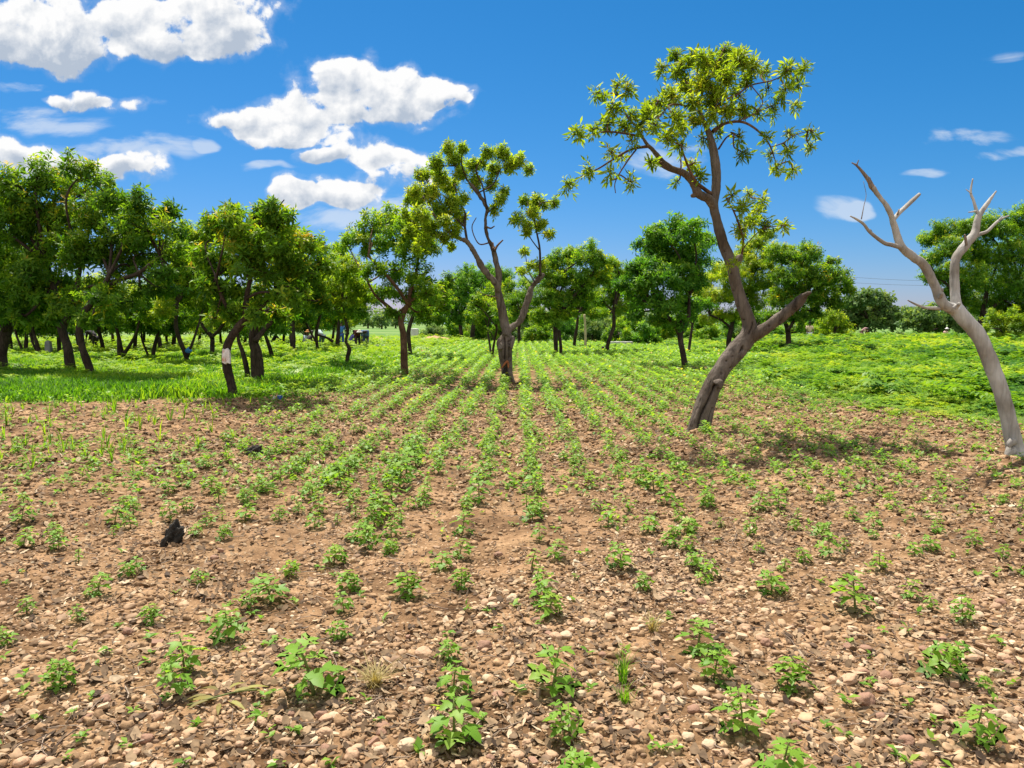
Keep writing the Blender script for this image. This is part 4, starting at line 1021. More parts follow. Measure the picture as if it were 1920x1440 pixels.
    t('leafy conical shrub in front of the round far tree', (1566, 646), [[(1566, 646, 4), (1566, 620, 4), (1564, 590, 3)]], [(1566, 585, 14), (1556, 605, 18), (1578, 605, 18), (1566, 625, 22), (1548, 628, 14), (1590, 628, 14), (1562, 570, 9)], 'leaf_yellow', .26, .9, 52, cat='shrub', name='shrub', group='shrubs at the field edge')
    t('round dome shaped far tree on a short dark trunk', (1626, 632), [[(1626, 632, 8), (1627, 620, 7), (1630, 600, 6)]],
      [(1600, 570, 20), (1630, 562, 20), (1655, 565, 20), (1590, 590, 20), (1620, 585, 26), (1655, 588, 24), (1682, 590, 18), (1605, 608, 14), (1640, 608, 16), (1672, 608, 14), (1585, 605, 12)], 'leaf_far', .42, 1.5, 53, far=True, group=G_R)
    t('low spreading far tree right of the dome shaped one', (1742, 634), [[(1742, 634, 6), (1742, 620, 5), (1744, 605, 4)]],
      [(1715, 600, 16), (1740, 590, 20), (1768, 592, 20), (1795, 600, 18), (1700, 612, 12), (1730, 612, 14), (1765, 612, 16), (1800, 615, 14)], 'leaf_far', .40, 1.5, 54, far=True, group=G_R)
    t('big deep green tree behind the bare dead tree at the right edge', (1838, 646), [[(1836, 646, 10), (1834, 620, 10), (1842, 590, 9), (1850, 550, 7)], [(1834, 620, 8), (1810, 585, 6), (1795, 555, 5)], [(1842, 590, 7), (1880, 560, 6), (1910, 530, 5)]],
      [(1740, 450, 20), (1765, 435, 22), (1800, 430, 22), (1835, 425, 24), (1870, 430, 26), (1905, 420, 28), (1935, 440, 40), (1750, 485, 20), (1785, 470, 28), (1825, 470, 32), (1870, 480, 36), (1915, 480, 36), (1745, 520, 18), (1780, 515, 28), (1820, 520, 34), (1865, 530, 36), (1915, 535, 36), (1800, 560, 26), (1845, 570, 30), (1895, 575, 30), (1960, 520, 50), (1940, 580, 30), (1780, 545, 18)], 'leaf_mid', .27, 1.15, 55, group=G_R)
    t('yellow green bush under the big tree at the right edge', (1880, 650), [[(1880, 650, 5), (1884, 630, 5), (1888, 610, 4)]], [(1865, 600, 18), (1890, 595, 20), (1912, 605, 20), (1875, 622, 18), (1905, 628, 18), (1848, 618, 12)], 'leaf_yellow', .26, .85, 56, cat='shrub', name='shrub', group='shrubs at the field edge')
    for i, (bx, by, w, hh, lab) in enumerate([(1160, 648, 26, 44, 'broad grey green bush right of the S curved trunk'), (1210, 650, 24, 46, 'feathery bush under the tall deep green tree'), (1110, 645, 24, 44, 'dim bush behind the pale pole'), (1010, 642, 22, 36, 'bush behind the right limb of the forked tree'),
                                              (1330, 645, 22, 40, 'low bush left of the leaning trunk'), (1520, 636, 26, 30, 'dark bush under the spreading tree at the right'), (1685, 642, 18, 14, 'low bush beside the pale track'), (1180, 640, 30, 60, 'dark tall bush filling the gap behind the S curved trunk'), (940, 640, 22, 34, 'dark bush behind the forked trunk'), (1440, 640, 24, 30, 'low dark bush behind the stump limb'), (815, 634, 22, 22, 'feathery bush behind the dirt bank'), (862, 636, 26, 46, 'dark bush at the foot of the blue green tree'), (905, 637, 26, 44, 'dark bush left of the forked trunk'), (1060, 642, 26, 46, 'dark bush behind the short double trunk'), (1135, 640, 22, 40, 'deep green bush left of the tall dark bush'), (1245, 642, 26, 50, 'wide bush behind the leaning dark trunk'), (1300, 640, 26, 50, 'dim bush right of the thin dark stem'), (1375, 640, 26, 46, 'dim bush behind the leaning grey trunk'), (1405, 641, 20, 40, 'narrow bush left of the short dark trunked tree'), (1490, 640, 24, 46, 'tall dim bush behind the trunk of the dark spreading tree'), (1545, 638, 24, 44, 'dark bush left of the conical shrub'), (1100, 641, 20, 60, 'tall dim bush right behind the pale pole'), (985, 640, 24, 44, 'dim bush under the right limb of the forked tree'), (1030, 641, 24, 60, 'tall bush left of the short double trunk')]):
        t(lab, (bx, by), [[(bx, by, 4), (bx + 1, by - hh * .5, 3)]], [(bx - w * .6, by - hh * .35, w * .6), (bx + w * .6, by - hh * .35, w * .6), (bx, by - hh * .7, w * .65), (bx - w * .3, by - hh * .25, w * .6), (bx + w * .35, by - hh * .6, w * .5)], ['leaf_mid', 'leaf_blue', 'leaf_far', 'leaf_mid'][i % 4], .32, .9, 70 + i, cat='shrub', name='shrub', group='shrubs at the field edge')
    for i, (bx, by, r, lab) in enumerate([(716, 617, 16, 'pale far tree in the gap above the bright field'), (742, 616, 11, 'small far tree at the left of the gap above the bright field'), (690, 616, 13, 'hazy far tree next to the gap above the bright field'), (1165, 618, 26, 'far tree in the gap left of the tall deep green tree'), (205, 617, 14, 'far tree beyond the pale field at the left')]):
        t(lab, (bx, by), [[(bx, by, 4), (bx, by - r * .6, 3)]], [(bx - r * .5, by - r, r * .6), (bx + r * .5, by - r, r * .6), (bx, by - r * 1.5, r * .6), (bx, by - r * .8, r * .6)], 'leaf_far', .9, .9, 90 + i, far=True, group='far trees beyond the field')
trees()
def far_wood():
    rg = np.random.default_rng(99)
    fp, fd, fs, ft = [], [], [], []
    for i in range(420):
        a = (rg.random() * 2 - 1) * .85; d = 330 + 160 * rg.random()
        h = 4.6 + 6.0 * fbm(np.array(a * 14.), np.array(.5), 5, 3) + 1.5 * rg.random()
        c = np.array([d * math.sin(a), d * math.cos(a), h * .45]); n = 46
        p, v = blob_points(rg, c, 1, n); p = c + (p - c) * np.array([4.5 + 2 * rg.random(), 3.5, h * .55])
        fp.append(p); fd.append(v + [0, 0, .5]); fs.append(1.1 + .5 * rg.random(n)); ft.append(.42 + .15 * rg.normal(0, 1, n))
    V, Fs, A = foliage(rg, ROS_FAR, np.concatenate(fp), np.concatenate(fd), np.concatenate(fs), np.concatenate(ft))
    tag(link('far_wood', mesh('far_wood', V, Fs, M['leaf_far'], A)), 'line of far woodland along the horizon', 'wood', kind='stuff')
far_wood()

# ------------------------------------------------------------------ the three trees that stand alone
def fuse(name, tubes, voxel, rough, seed, mat, b, parent, smooth_it=4, grooves=()):
    """fuse limb tubes into one continuous bark surface"""
    V, Fs, A = merge([(v, f, {}) for v, f in tubes])
    o = link(name, mesh(name, V, Fs, None))
    m = o.modifiers.new('r', 'REMESH'); m.mode = 'VOXEL'; m.voxel_size = voxel
    s = o.modifiers.new('s', 'SMOOTH'); s.factor = .5; s.iterations = smooth_it
    dg = bpy.context.evaluated_depsgraph_get(); dg.update()
    me = bpy.data.meshes.new_from_object(o.evaluated_get(dg))
    bpy.data.objects.remove(o)
    n = len(me.vertices)
    co = np.empty(n * 3, np.float32); me.vertices.foreach_get('co', co); co = co.reshape(-1, 3)
    no = np.empty(n * 3, np.float32); me.vertices.foreach_get('normal', no); no = no.reshape(-1, 3)
    d = np.array([mnoise.noise(Vector((p[0] * 5, p[1] * 5, p[2] * 2.2 + seed))) * .6 + mnoise.noise(Vector((p[0] * 16, p[1] * 16, p[2] * 4.5 + seed))) * .5 + mnoise.noise(Vector((p[0] * 40, p[1] * 40, p[2] * 14))) * .22 for p in co])
    co = co + no * (d * rough)[:, None]
    for (path, wd, dp) in grooves:                     # clefts and knot holes sunk into the side facing the field
        q = catmull(np.array(path), 8) if len(path) > 1 else np.array(path)
        dist = np.min(np.linalg.norm(co[:, None, [0, 2]] - q[None][:, :, [0, 2]], axis=2), axis=1)
        k = np.exp(-(dist / wd) ** 2) * np.clip(-no[:, 1] * 2.5, 0, 1)
        co = co - no * (k * dp * 1.7)[:, None]
    me.vertices.foreach_set('co', (co - b).astype(np.float32).ravel())
    me.polygons.foreach_set('use_smooth', np.ones(len(me.polygons), bool))
    me.name = name; me.materials.clear(); me.materials.append(mat); me.update()
    return link(name, me, parent)
def limb(Y, pts, dy0, dy1, sides=14, rough=.06, seed=0, n=6):
    """pts (px,py,width px)"""
    t = np.linspace(0, 1, len(pts))
    P = np.array([at(p[0], p[1], Y + dy0 + (dy1 - dy0) * k) for p, k in zip(pts, t)])
    R_ = np.array([p[2] for p in pts]) * Y / F / 2
    C = catmull(P, n); RR = np.interp(np.linspace(0, 1, len(C)), t, R_)
    return tube(C, RR, sides, rough, seed), C, RR
def hero_crown(rg, Y, blobs, limbs_pts, leaf, lib, dens, lo, dspread):
    """twigs from the nearest limb into each leafy clump, whorls of leaves at their ends"""
    fp, fd, fs, ft, tw = [], [], [], [], []
    LP = np.concatenate(limbs_pts)
    LPX = np.array([to_px(p[0], p[1], p[2]) for p in LP])
    for (px, py, r) in blobs:
        rm = r * Y / F
        k = np.argsort(np.hypot(LPX[:, 0] - px, LPX[:, 1] - py))[:3]
        src = LP[k[0]]
        c = at(px, py, src[1] + rg.normal(0, dspread))
        midp = (src + c) / 2 + rg.normal(0, .10, 3) * np.linalg.norm(c - src)
        C = catmull(np.array([src, midp, c]), 5)
        tw.append((*tube(C, np.linspace(.014, .008, len(C)), 5, 0, 0, False), {}))
        n = max(3, int(dens * (rm / leaf) ** 2 * 5.0))
        v = norm(rg.normal(0, 1, (n, 3))); p = c + v * (rm * rg.random(n) ** .45)[:, None]
        for q in p:
            C = catmull(np.array([c + (q - c) * .05, (c + q) / 2 + rg.normal(0, .05, 3) * rm, q]), 2)
            tw.append((*tube(C, np.linspace(.007, .004, len(C)), 4, 0, 0, False), {}))
        fp.append(p); fd.append(v * .7 + np.array([[0, 0, .45]]) + rg.normal(0, .45, (n, 3)))
        fs.append(leaf * (.6 + .75 * rg.random(n))); ft.append(lo + .14 * rg.normal(0, 1, n) + .07 * rg.normal())
    return tw, np.concatenate(fp), np.concatenate(fd), np.concatenate(fs), np.concatenate(ft)

def leaning_tree():
    rg = np.random.default_rng(501)
    b = ground(1311, 806); Y = b[1]; b0 = np.array([b[0], b[1], 0])
    T = empty('leaning_tree', b0, 'tall solitary leaning tree with a thick broken stump limb and an airy yellow green crown', 'tree')
    L = []
    def add(pts, dy0, dy1, seed, **k): tb, C, RR = limb(Y, pts, dy0, dy1, seed=seed, **k); L.append(C); return tb
    stem = add([(1304, 822, 47), (1310, 803, 43), (1318, 772, 38), (1334, 727, 33), (1358, 686, 34), (1383, 655, 35), (1401, 633, 33), (1405, 606, 26), (1391, 567, 23), (1379, 528, 22), (1372, 496, 22), (1357, 460, 20), (1345, 415, 17), (1338, 387, 18), (1343, 349, 17), (1341, 304, 16), (1332, 259, 13), (1320, 229, 9), (1310, 199, 7), (1303, 160, 4)], 0, .4, 1, sides=18)
    stump = add([(1400, 638, 24), (1419, 626, 23), (1449, 606, 22), (1478, 583, 21), (1500, 563, 20), (1510, 554, 12), (1521, 548, 4)], .15, -.35, 2, sides=16)
    left = add([(1338, 388, 17), (1328, 373, 17), (1310, 363, 16), (1299, 341, 15), (1283, 325, 14), (1259, 316, 14), (1241, 304, 12), (1226, 283, 9), (1211, 268, 8), (1196, 241, 5), (1175, 217, 4), (1160, 180, 2.5)], .25, -.5, 3)
    burl = add([(1372, 500, 20), (1385, 486, 15), (1392, 478, 8)], .2, .1, 4)
    knots = [add([(1304, 366, 8), (1296, 367, 5)], .1, .1, 5), add([(1345, 722, 20), (1352, 715, 10)], -.1, -.12, 6), add([(1316, 812, 26), (1334, 812, 14), (1342, 818, 6)], .0, .1, 7), add([(1306, 806, 24), (1296, 812, 12), (1290, 818, 5)], 0, -.1, 8)]
    W = lambda *q: [at(px, py, Y) for px, py in q]
    fuse('trunk', [stem, left, burl, *knots], .011, .020, 3.0, M['bark_grey'], b0, T, 4,
         [(W((1301, 806), (1310, 776), (1326, 748), (1338, 722)), .018, .06), (W((1322, 806), (1326, 785), (1334, 765)), .012, .03), (W((1391, 655)), .02, .04), (W((1386, 662), (1392, 650)), .012, .04), (W((1369, 690)), .016, .03), (W((1350, 700)), .014, .03), (W((1397, 600)), .014, .025), (W((1379, 545)), .014, .03), (W((1388, 575)), .012, .025), (W((1375, 512)), .012, .02), (W((1363, 470)), .012, .02), (W((1342, 330)), .014, .03), (W((1360, 676)), .013, .03), (W((1372, 668)), .010, .03), (W((1404, 625), (1412, 612), (1414, 604)), .012, .03)])
    fuse('stump_limb', [stump], .011, .020, 9.0, M['bark_grey'], b0, T, 4, [(W((1438, 612)), .014, .025), (W((1460, 603)), .016, .03), (W((1485, 584)), .012, .025), (W((1500, 560), (1506, 556)), .02, .05), (W((1478, 590)), .012, .025)])
    br = [[(1336, 365, 8), (1318, 352, 7), (1303, 338, 6), (1287, 305, 4), (1277, 272, 2)], [(1217, 274, 6), (1184, 280, 4), (1151, 298, 4), (1122, 316, 3), (1095, 328, 2.5), (1071, 343, 1.5)], [(1193, 280, 3), (1175, 304, 3), (1154, 340, 2), (1154, 362, 1.5)],
          [(1203, 256, 5), (1169, 250, 3.5), (1134, 247, 3), (1095, 256, 2)], [(1337, 246, 8), (1360, 231, 6), (1393, 229, 5), (1423, 247, 4), (1444, 274, 3), (1456, 310, 1.5)], [(1322, 235, 6), (1352, 193, 4), (1381, 178, 4), (1408, 160, 3), (1447, 151, 2.5), (1477, 137, 2), (1507, 125, 1.5)],
          [(1380, 228, 3), (1408, 217, 3), (1453, 196, 2), (1492, 193, 1.5)], [(1445, 276, 2), (1468, 268, 2), (1492, 253, 1.5), (1526, 244, 1)], [(1347, 280, 4), (1362, 258, 3), (1376, 250, 2)], [(1310, 205, 5), (1322, 160, 4), (1345, 120, 3), (1360, 85, 2)], [(1306, 190, 4), (1285, 150, 3), (1268, 105, 2)],
          [(1312, 210, 4), (1290, 200, 3), (1259, 196, 3), (1240, 215, 2)], [(1196, 242, 3), (1215, 215, 3), (1235, 190, 2)], [(1326, 245, 3), (1350, 180, 2.5), (1385, 115, 2)], [(1408, 160, 2), (1430, 190, 2), (1420, 208, 1.2)],
          [(1390, 482, 5), (1394, 455, 4), (1387, 425, 4), (1375, 395, 3), (1362, 372, 2)], [(1393, 450, 3), (1402, 422, 2.5), (1415, 395, 2), (1425, 372, 1.5)], [(1391, 470, 3), (1405, 452, 2), (1430, 430, 2), (1465, 423, 1.5)], [(1277, 315, 3), (1277, 285, 2.5), (1285, 255, 2)], [(1241, 304, 3), (1228, 306, 2), (1220, 304, 1.5)]]
    for i, q in enumerate(br):
        d0 = .3 if q[0][0] > 1300 else -.35
        tb = add(q, d0, d0 + rg.normal(0, .7), 30 + i, sides=7)
        V, Fs, A = merge([(tb[0] - b0, tb[1], {})])
        link('branch', mesh('branch', V, Fs, M['bark_brown'], None, True), T)
    blobs = [(1358, 95, 18), (1330, 112, 20), (1385, 110, 22), (1300, 110, 18), (1265, 101, 14), (1241, 128, 13), (1277, 127, 20), (1315, 112, 20), (1349, 122, 24), (1387, 101, 16), (1408, 125, 18), (1319, 149, 26), (1364, 142, 22), (1399, 149, 17), (1432, 134, 13), (1474, 131, 15), (1507, 128, 13), (1495, 155, 11), (1474, 166, 11), (1492, 196, 11), (1462, 181, 10), (1450, 205, 11), (1420, 208, 13), (1393, 205, 15), (1364, 205, 19), (1337, 190, 20), (1289, 160, 20), (1259, 178, 19), (1235, 193, 17), (1211, 199, 15), (1175, 169, 13), (1160, 157, 10), (1122, 175, 12), (1152, 200, 14), (1184, 215, 14), (1217, 211, 17), (1140, 229, 14), (1169, 235, 14), (1086, 247, 12), (1113, 244, 11), (1199, 235, 15), (1229, 235, 13), (1184, 262, 11), (1146, 286, 10), (1166, 295, 9), (1143, 325, 10), (1104, 316, 12), (1065, 343, 12), (1181, 340, 11), (1220, 304, 10), (1253, 253, 15), (1277, 238, 17), (1277, 271, 13), (1304, 223, 18), (1319, 259, 11), (1295, 310, 13), (1313, 328, 13), (1268, 340, 9), (1349, 241, 13), (1384, 256, 11), (1393, 286, 12), (1438, 256, 10), (1444, 289, 10), (1480, 247, 11), (1477, 283, 12), (1522, 247, 10), (1519, 274, 10), (1456, 316, 12), (1486, 319, 11),
             (1372, 367, 10), (1405, 364, 13), (1432, 375, 11), (1393, 387, 11), (1420, 396, 10), (1408, 414, 16), (1390, 429, 14), (1435, 423, 14), (1471, 423, 10), (1345, 170, 20), (1380, 175, 14), (1300, 190, 18), (1335, 215, 14), (1265, 215, 14), (1440, 165, 9), (1366, 495, 7), (1378, 486, 8)]
    tw, p, d, s, t = hero_crown(rg, Y, blobs, L, .106, ROS_BIG, 2.6, .42, .30)
    V, Fs, A = merge(tw)
    tag(link('twigs', mesh('twigs', V - b0, Fs, M['bark_brown'], None, True), T), kind='stuff')
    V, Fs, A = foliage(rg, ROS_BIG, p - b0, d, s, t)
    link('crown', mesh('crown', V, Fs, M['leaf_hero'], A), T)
leaning_tree()

def forked_tree():
    rg = np.random.default_rng(601)
    b = ground(949, 716); Y = b[1]; b0 = np.array([b[0], b[1], 0])
    T = empty('forked_tree', b0, 'forked tree with a swollen burnt hollow trunk in the middle of the crop rows', 'tree')
    L = []
    def add(pts, dy0, dy1, seed, keep=True, **k):
        tb, C, RR = limb(Y, pts, dy0, dy1, seed=seed, **k)
        if keep: L.append(C)
        return tb
    bole = add([(949, 724, 22), (950, 708, 19), (950, 690, 20), (948, 668, 26), (948, 648, 28), (949, 636, 25), (950, 624, 17), (947, 611, 17), (941, 577, 15), (934, 546, 15), (935, 515, 12), (929, 485, 10), (924, 464, 9), (913, 441, 8), (910, 413, 7), (913, 390, 7), (896, 362, 6), (876, 338, 5), (856, 311, 4), (840, 281, 2)], 0, .4, 1, keep=False, sides=16)
    L.append(limb(Y, [(924, 464, 9), (913, 441, 8), (910, 413, 7), (913, 390, 7), (896, 362, 6), (876, 338, 5), (856, 311, 4), (840, 281, 2)], .3, .4)[1])
    left = add([(934, 545, 13), (929, 532, 12), (910, 509, 11), (893, 481, 10), (876, 454, 8), (852, 444, 6), (838, 430, 5), (815, 405, 3), (795, 370, 2)], .1, -.5, 2)
    right = add([(948, 630, 14), (954, 618, 14), (975, 601, 12), (988, 567, 12), (998, 539, 10), (1010, 523, 10), (1020, 514, 8)], 0, .5, 3, keep=False)
    rag = [add([(938, 655, 10), (934, 641, 6), (936, 634, 3)], -.1, -.1, 4, False), add([(957, 652, 10), (962, 638, 6), (960, 631, 3)], -.1, -.1, 5, False), add([(945, 700, 10), (939, 716, 8), (936, 724, 5)], -.1, -.15, 6, False), add([(956, 700, 9), (962, 716, 8), (966, 724, 5)], -.1, -.12, 7, False)]
    W = lambda *q: [at(px, py, Y) for px, py in q]
    fuse('trunk', [bole, left, right, *rag], .018, .045, 5.0, M['bark_grey'], b0, T, 3, [(W((945, 672), (947, 650), (945, 634)), .03, .07), (W((955, 670), (954, 640)), .025, .06), (W((948, 690), (946, 712)), .05, .08)])
    # charred hollow with a rusty rim, low on the front of the bole
    rim, hollow = [], []
    for i in range(7):
        a = i / 6
        rim.append(at(941 + 4 * math.sin(a * 3.1) + 12 * a, 690 - 12 * math.sin(a * 3.14), Y - .17))
    v, f = tube(catmull(np.array(rim), 4), np.interp(np.linspace(0, 1, 25), [0, .5, 1], [.016, .034, .016]), 8, .3, 3); link('rusty_scar', mesh('rusty_scar', v - b0, f, plain_mat('rusty_wood', (.30, .10, .04), .4, 14, .9), None, True), T)
    C = np.array([at(946, 690, Y - .125), at(945, 700, Y - .16), at(944, 712, Y - .17), at(944, 722, Y - .17)])
    v, f = tube(catmull(C, 4), np.interp(np.linspace(0, 1, 13), [0, .5, 1], [.02, .06, .06]), 10, .3, 4); hm = plain_mat('charred_wood', (.016, .013, .011), .5, 14, .95); link('charred_hollow', mesh('charred_hollow', v - b0, f, hm, None, True), T)
    br = [[(876, 454, 5), (871, 420, 5), (872, 400, 4), (860, 375, 3), (852, 345, 2)], [(871, 425, 4), (850, 405, 3), (830, 385, 2.5), (808, 350, 2), (790, 325, 1.5)], [(913, 392, 4), (905, 350, 3), (893, 320, 3), (905, 290, 2)], [(896, 362, 3), (925, 345, 3), (941, 315, 2), (975, 305, 1.5), (992, 318, 1)], [(913, 400, 3), (935, 380, 2.5), (940, 360, 2)], [(876, 338, 3), (866, 310, 2.5), (866, 280, 1.5)], [(856, 311, 3), (825, 310, 2), (818, 302, 1.5)], [(852, 444, 4), (815, 440, 3), (785, 425, 2)],
          [(1013, 518, 5), (1012, 468, 4), (1006, 434, 3), (1002, 405, 3), (1014, 382, 2), (1036, 377, 1.5)], [(1012, 470, 2.5), (997, 450, 2), (985, 430, 1.5), (972, 412, 1)], [(1004, 425, 2.5), (995, 395, 2), (988, 378, 1.2)], [(1003, 530, 3), (990, 505, 2), (985, 475, 1.2)], [(999, 535, 2), (985, 520, 1.5), (976, 507, 1)],
          [(927, 470, 6), (933, 460, 4), (943, 450, 2.5)], [(925, 468, 5), (924, 455, 3)], [(911, 425, 4), (920, 428, 3), (927, 424, 2)], [(918, 455, 3), (900, 458, 2.5), (890, 445, 2), (885, 425, 2), (893, 408, 1.5)], [(938, 560, 2.5), (925, 556, 2), (912, 553, 2), (900, 548, 1.2)], [(895, 485, 4), (885, 470, 4), (880, 460, 2)]]
    for i, q in enumerate(br):
        tb = add(q, .1, .1 + rg.normal(0, .6), 60 + i, keep=i < 13, sides=7)
        V, Fs, A = merge([(tb[0] - b0, tb[1], {})])
        link('branch', mesh('branch', V, Fs, M['bark_dark' if i < 13 else 'bark_brown'], None, True), T)
    blobs = [(840, 277, 13), (866, 277, 10), (818, 304, 15), (852, 298, 15), (913, 287, 13), (941, 287, 15), (971, 301, 14), (992, 318, 11), (954, 315, 12), (927, 318, 15), (886, 308, 14), (794, 328, 15), (825, 332, 18), (777, 359, 14), (808, 362, 18), (845, 349, 18), (893, 342, 14), (920, 345, 12), (937, 373, 12), (944, 360, 10), (927, 393, 10), (825, 396, 19), (790, 400, 16), (852, 390, 16), (811, 427, 17), (832, 444, 13), (770, 434, 14), (862, 410, 14), (852, 434, 11), (845, 461, 9), (785, 375, 14), (865, 325, 14), (985, 376, 11), (1009, 374, 13), (1038, 379, 10), (971, 410, 12), (988, 427, 13), (1012, 420, 12), (1029, 437, 9), (985, 471, 9), (978, 507, 9), (1012, 497, 11), (995, 497, 8), (1000, 400, 12), (795, 450, 12), (780, 465, 9)]
    blobs = [(x_, y_, r_ * 1.15) for x_, y_, r_ in blobs] + [(760, 400, 12), (775, 415, 12), (800, 415, 14), (835, 415, 14), (845, 375, 14), (870, 370, 12), (905, 305, 12), (960, 300, 12), (765, 375, 10), (1022, 385, 9), (1000, 388, 11)]
    tw, p, d, s, t = hero_crown(rg, Y, blobs, L, .115, ROS, 3.0, .52, .35)
    V, Fs, A = merge(tw)
    tag(link('twigs', mesh('twigs', V - b0, Fs, M['bark_dark'], None, True), T), kind='stuff')
    V, Fs, A = foliage(rg, ROS, p - b0, d, s, t)
    link('crown', mesh('crown', V, Fs, M['leaf_yellow'], A), T)
forked_tree()

def dead_tree():
    b = ground(1904, 852); Y = b[1]; b0 = np.array([b[0], b[1], 0])
    T = empty('dead_tree', b0, 'bare pale dead tree with two forked limbs at the right edge', 'tree')
    def add(pts, dy0, dy1, seed, **k): return limb(Y, pts, dy0, dy1, seed=seed, rough=.035, **k)[0]
    tr = add([(1907, 866, 34), (1905, 846, 33), (1901, 830, 30), (1890, 780, 27), (1873, 722, 27), (1852, 667, 27), (1832, 626, 27), (1808, 598, 27), (1793, 580, 26)], 0, .1, 1, sides=18)
    lf = add([(1795, 583, 20), (1780, 577, 21), (1766, 566, 20), (1752, 534, 17), (1732, 497, 16), (1707, 478, 15), (1688, 460, 13), (1676, 420, 11), (1665, 392, 10), (1646, 365, 9), (1636, 350, 8)], .1, -.25, 2)
    rt = add([(1795, 585, 20), (1791, 560, 18), (1790, 538, 17), (1792, 488, 17), (1811, 459, 17), (1827, 438, 15), (1836, 405, 11), (1852, 380, 8), (1868, 358, 3)], .1, .35, 3)
    foot = [add([(1898, 842, 20), (1890, 852, 12), (1887, 860, 6)], -.05, -.1, 4), add([(1911, 842, 20), (1920, 854, 12)], 0, .1, 5), add([(1901, 826, 16), (1894, 832, 12), (1892, 838, 6)], -.1, -.12, 6), add([(1790, 578, 10), (1796, 572, 7), (1799, 569, 5)], -.1, -.17, 7), add([(1762, 558, 9), (1766, 550, 6)], -.06, -.12, 8)]
    fuse('trunk', [tr, lf, rt, *foot], .0085, .013, 2.0, M['bark_dead'], b0, T, 4)
    br = [('bark_dead', [(1690, 464, 9), (1672, 459, 8), (1657, 455, 7), (1632, 436, 6), (1619, 420, 5), (1606, 411, 4), (1594, 405, 2)], -.2, -.5), ('bark_snag', [(1641, 358, 8), (1634, 349, 10), (1630, 340, 8), (1620, 326, 6), (1607, 311, 4), (1597, 305, 2)], -.22, -.35), ('bark_snag', [(1632, 345, 7), (1629, 333, 5)], -.26, -.28), ('bark_snag', [(1606, 310, 3), (1610, 300, 1.5)], -.3, -.3),
          ('bark_dead', [(1675, 412, 8), (1686, 399, 8), (1698, 388, 8), (1712, 375, 8), (1724, 364, 6)], -.15, .1), ('bark_snag', [(1683, 402, 4), (1686, 392, 2)], -.15, -.15), ('bark_dead', [(1837, 408, 7), (1830, 392, 6), (1825, 375, 5), (1820, 360, 4.5), (1824, 335, 2.5)], .28, .4), ('bark_dead', [(1822, 363, 3), (1811, 355, 1.5)], .3, .3), ('bark_dead', [(1830, 396, 4), (1816, 398, 2)], .28, .25),
          ('bark_dead', [(1826, 444, 9), (1840, 438, 7), (1852, 433, 6), (1873, 413, 5), (1892, 404, 2)], .25, .6), ('bark_dead', [(1873, 413, 4), (1880, 404, 1.5)], .5, .5), ('bark_snag', [(1812, 460, 5), (1810, 446, 5), (1809, 440, 3)], .15, .1), ('bark_dead', [(1764, 578, 8), (1736, 577, 5), (1716, 570, 4), (1702, 563, 2)], .05, -.2), ('bark_snag', [(1636, 438, 3), (1632, 430, 2)], -.35, -.35),
          ('bark_snag', [(1615, 411, 2), (1620, 385, 1.2), (1624, 365, 1), (1619, 340, .8)], -.4, -.3), ('bark_dead', [(1766, 552, 4), (1768, 540, 2)], 0, -.05)]
    for i, (mt, q, d0, d1) in enumerate(br):
        tb = add(q, d0, d1, 80 + i, sides=9)
        V, Fs, A = merge([(tb[0] - b0, tb[1], {})])
        link('branch', mesh('branch', V, Fs, M[mt], None, True), T)
dead_tree()
# ------------------------------------------------------------------ small things
def lathe(profile, n=14):
    P = np.array(profile, float); a = np.arange(n) * 2 * np.pi / n
    V = np.stack([P[:, 0:1] * np.cos(a), P[:, 0:1] * np.sin(a), np.repeat(P[:, 1:2], n, 1)], -1).reshape(-1, 3)
    i = np.arange(len(P) - 1)[:, None] * n; j = np.arange(n)[None]; k = (j + 1) % n
    return V, [np.stack([i + j, i + k, i + n + k, i + n + j], -1).reshape(-1, 4)]
def soft_box(lx, ly, lz, n=10, bev=.12, rough=.02, seed=0):
    """worn block: cube grid pulled to rounded edges, roughened"""
    V, Fc = icosphere(4)
    S = np.sign(V) * np.minimum(np.abs(V) ** .35, 1)
    m = np.max(np.abs(V), axis=1, keepdims=True); C = V / m
    P = C * (1 - bev) + norm(C) * bev * 1.2
    d = np.array([mnoise.noise(Vector(p * 2.1 + seed)) + .5 * mnoise.noise(Vector(p * 6 + seed)) for p in P])
    P = P * (1 + rough * d)[:, None] * np.array([lx, ly, lz]) / 2
    P[:, 2] += lz / 2
    return P, Fc
def skin_mesh(name, verts, edges, radii, mat, parent, root=0, sub=1):
    me = bpy.data.meshes.new(name); me.from_pydata([tuple(v) for v in verts], edges, [])
    o = link(name, me)
    o.modifiers.new('k', 'SKIN'); s = o.modifiers.new('s', 'SUBSURF'); s.levels = sub; s.render_levels = sub
    sk = me.skin_vertices[0].data
    for i, r in enumerate(radii): sk[i].radius = (r, r) if not isinstance(r, tuple) else r
    sk[root].use_root = True
    dg = bpy.context.evaluated_depsgraph_get(); dg.update()
    out = bpy.data.meshes.new_from_object(o.evaluated_get(dg)); bpy.data.objects.remove(o)
    out.name = name; out.materials.clear(); out.materials.append(mat)
    out.polygons.foreach_set('use_smooth', np.ones(len(out.polygons), bool))
    return link(name, out, parent)
M['skin'] = plain_mat('skin', (.10, .055, .035), .1, 8, .6)
M['hair'] = plain_mat('hair', (.012, .010, .010), .3, 30, .6)
_cloth = {}
def cloth(c):
    if c not in _cloth: _cloth[c] = plain_mat('cloth', c, .2, 9, .9)
    return _cloth[c]
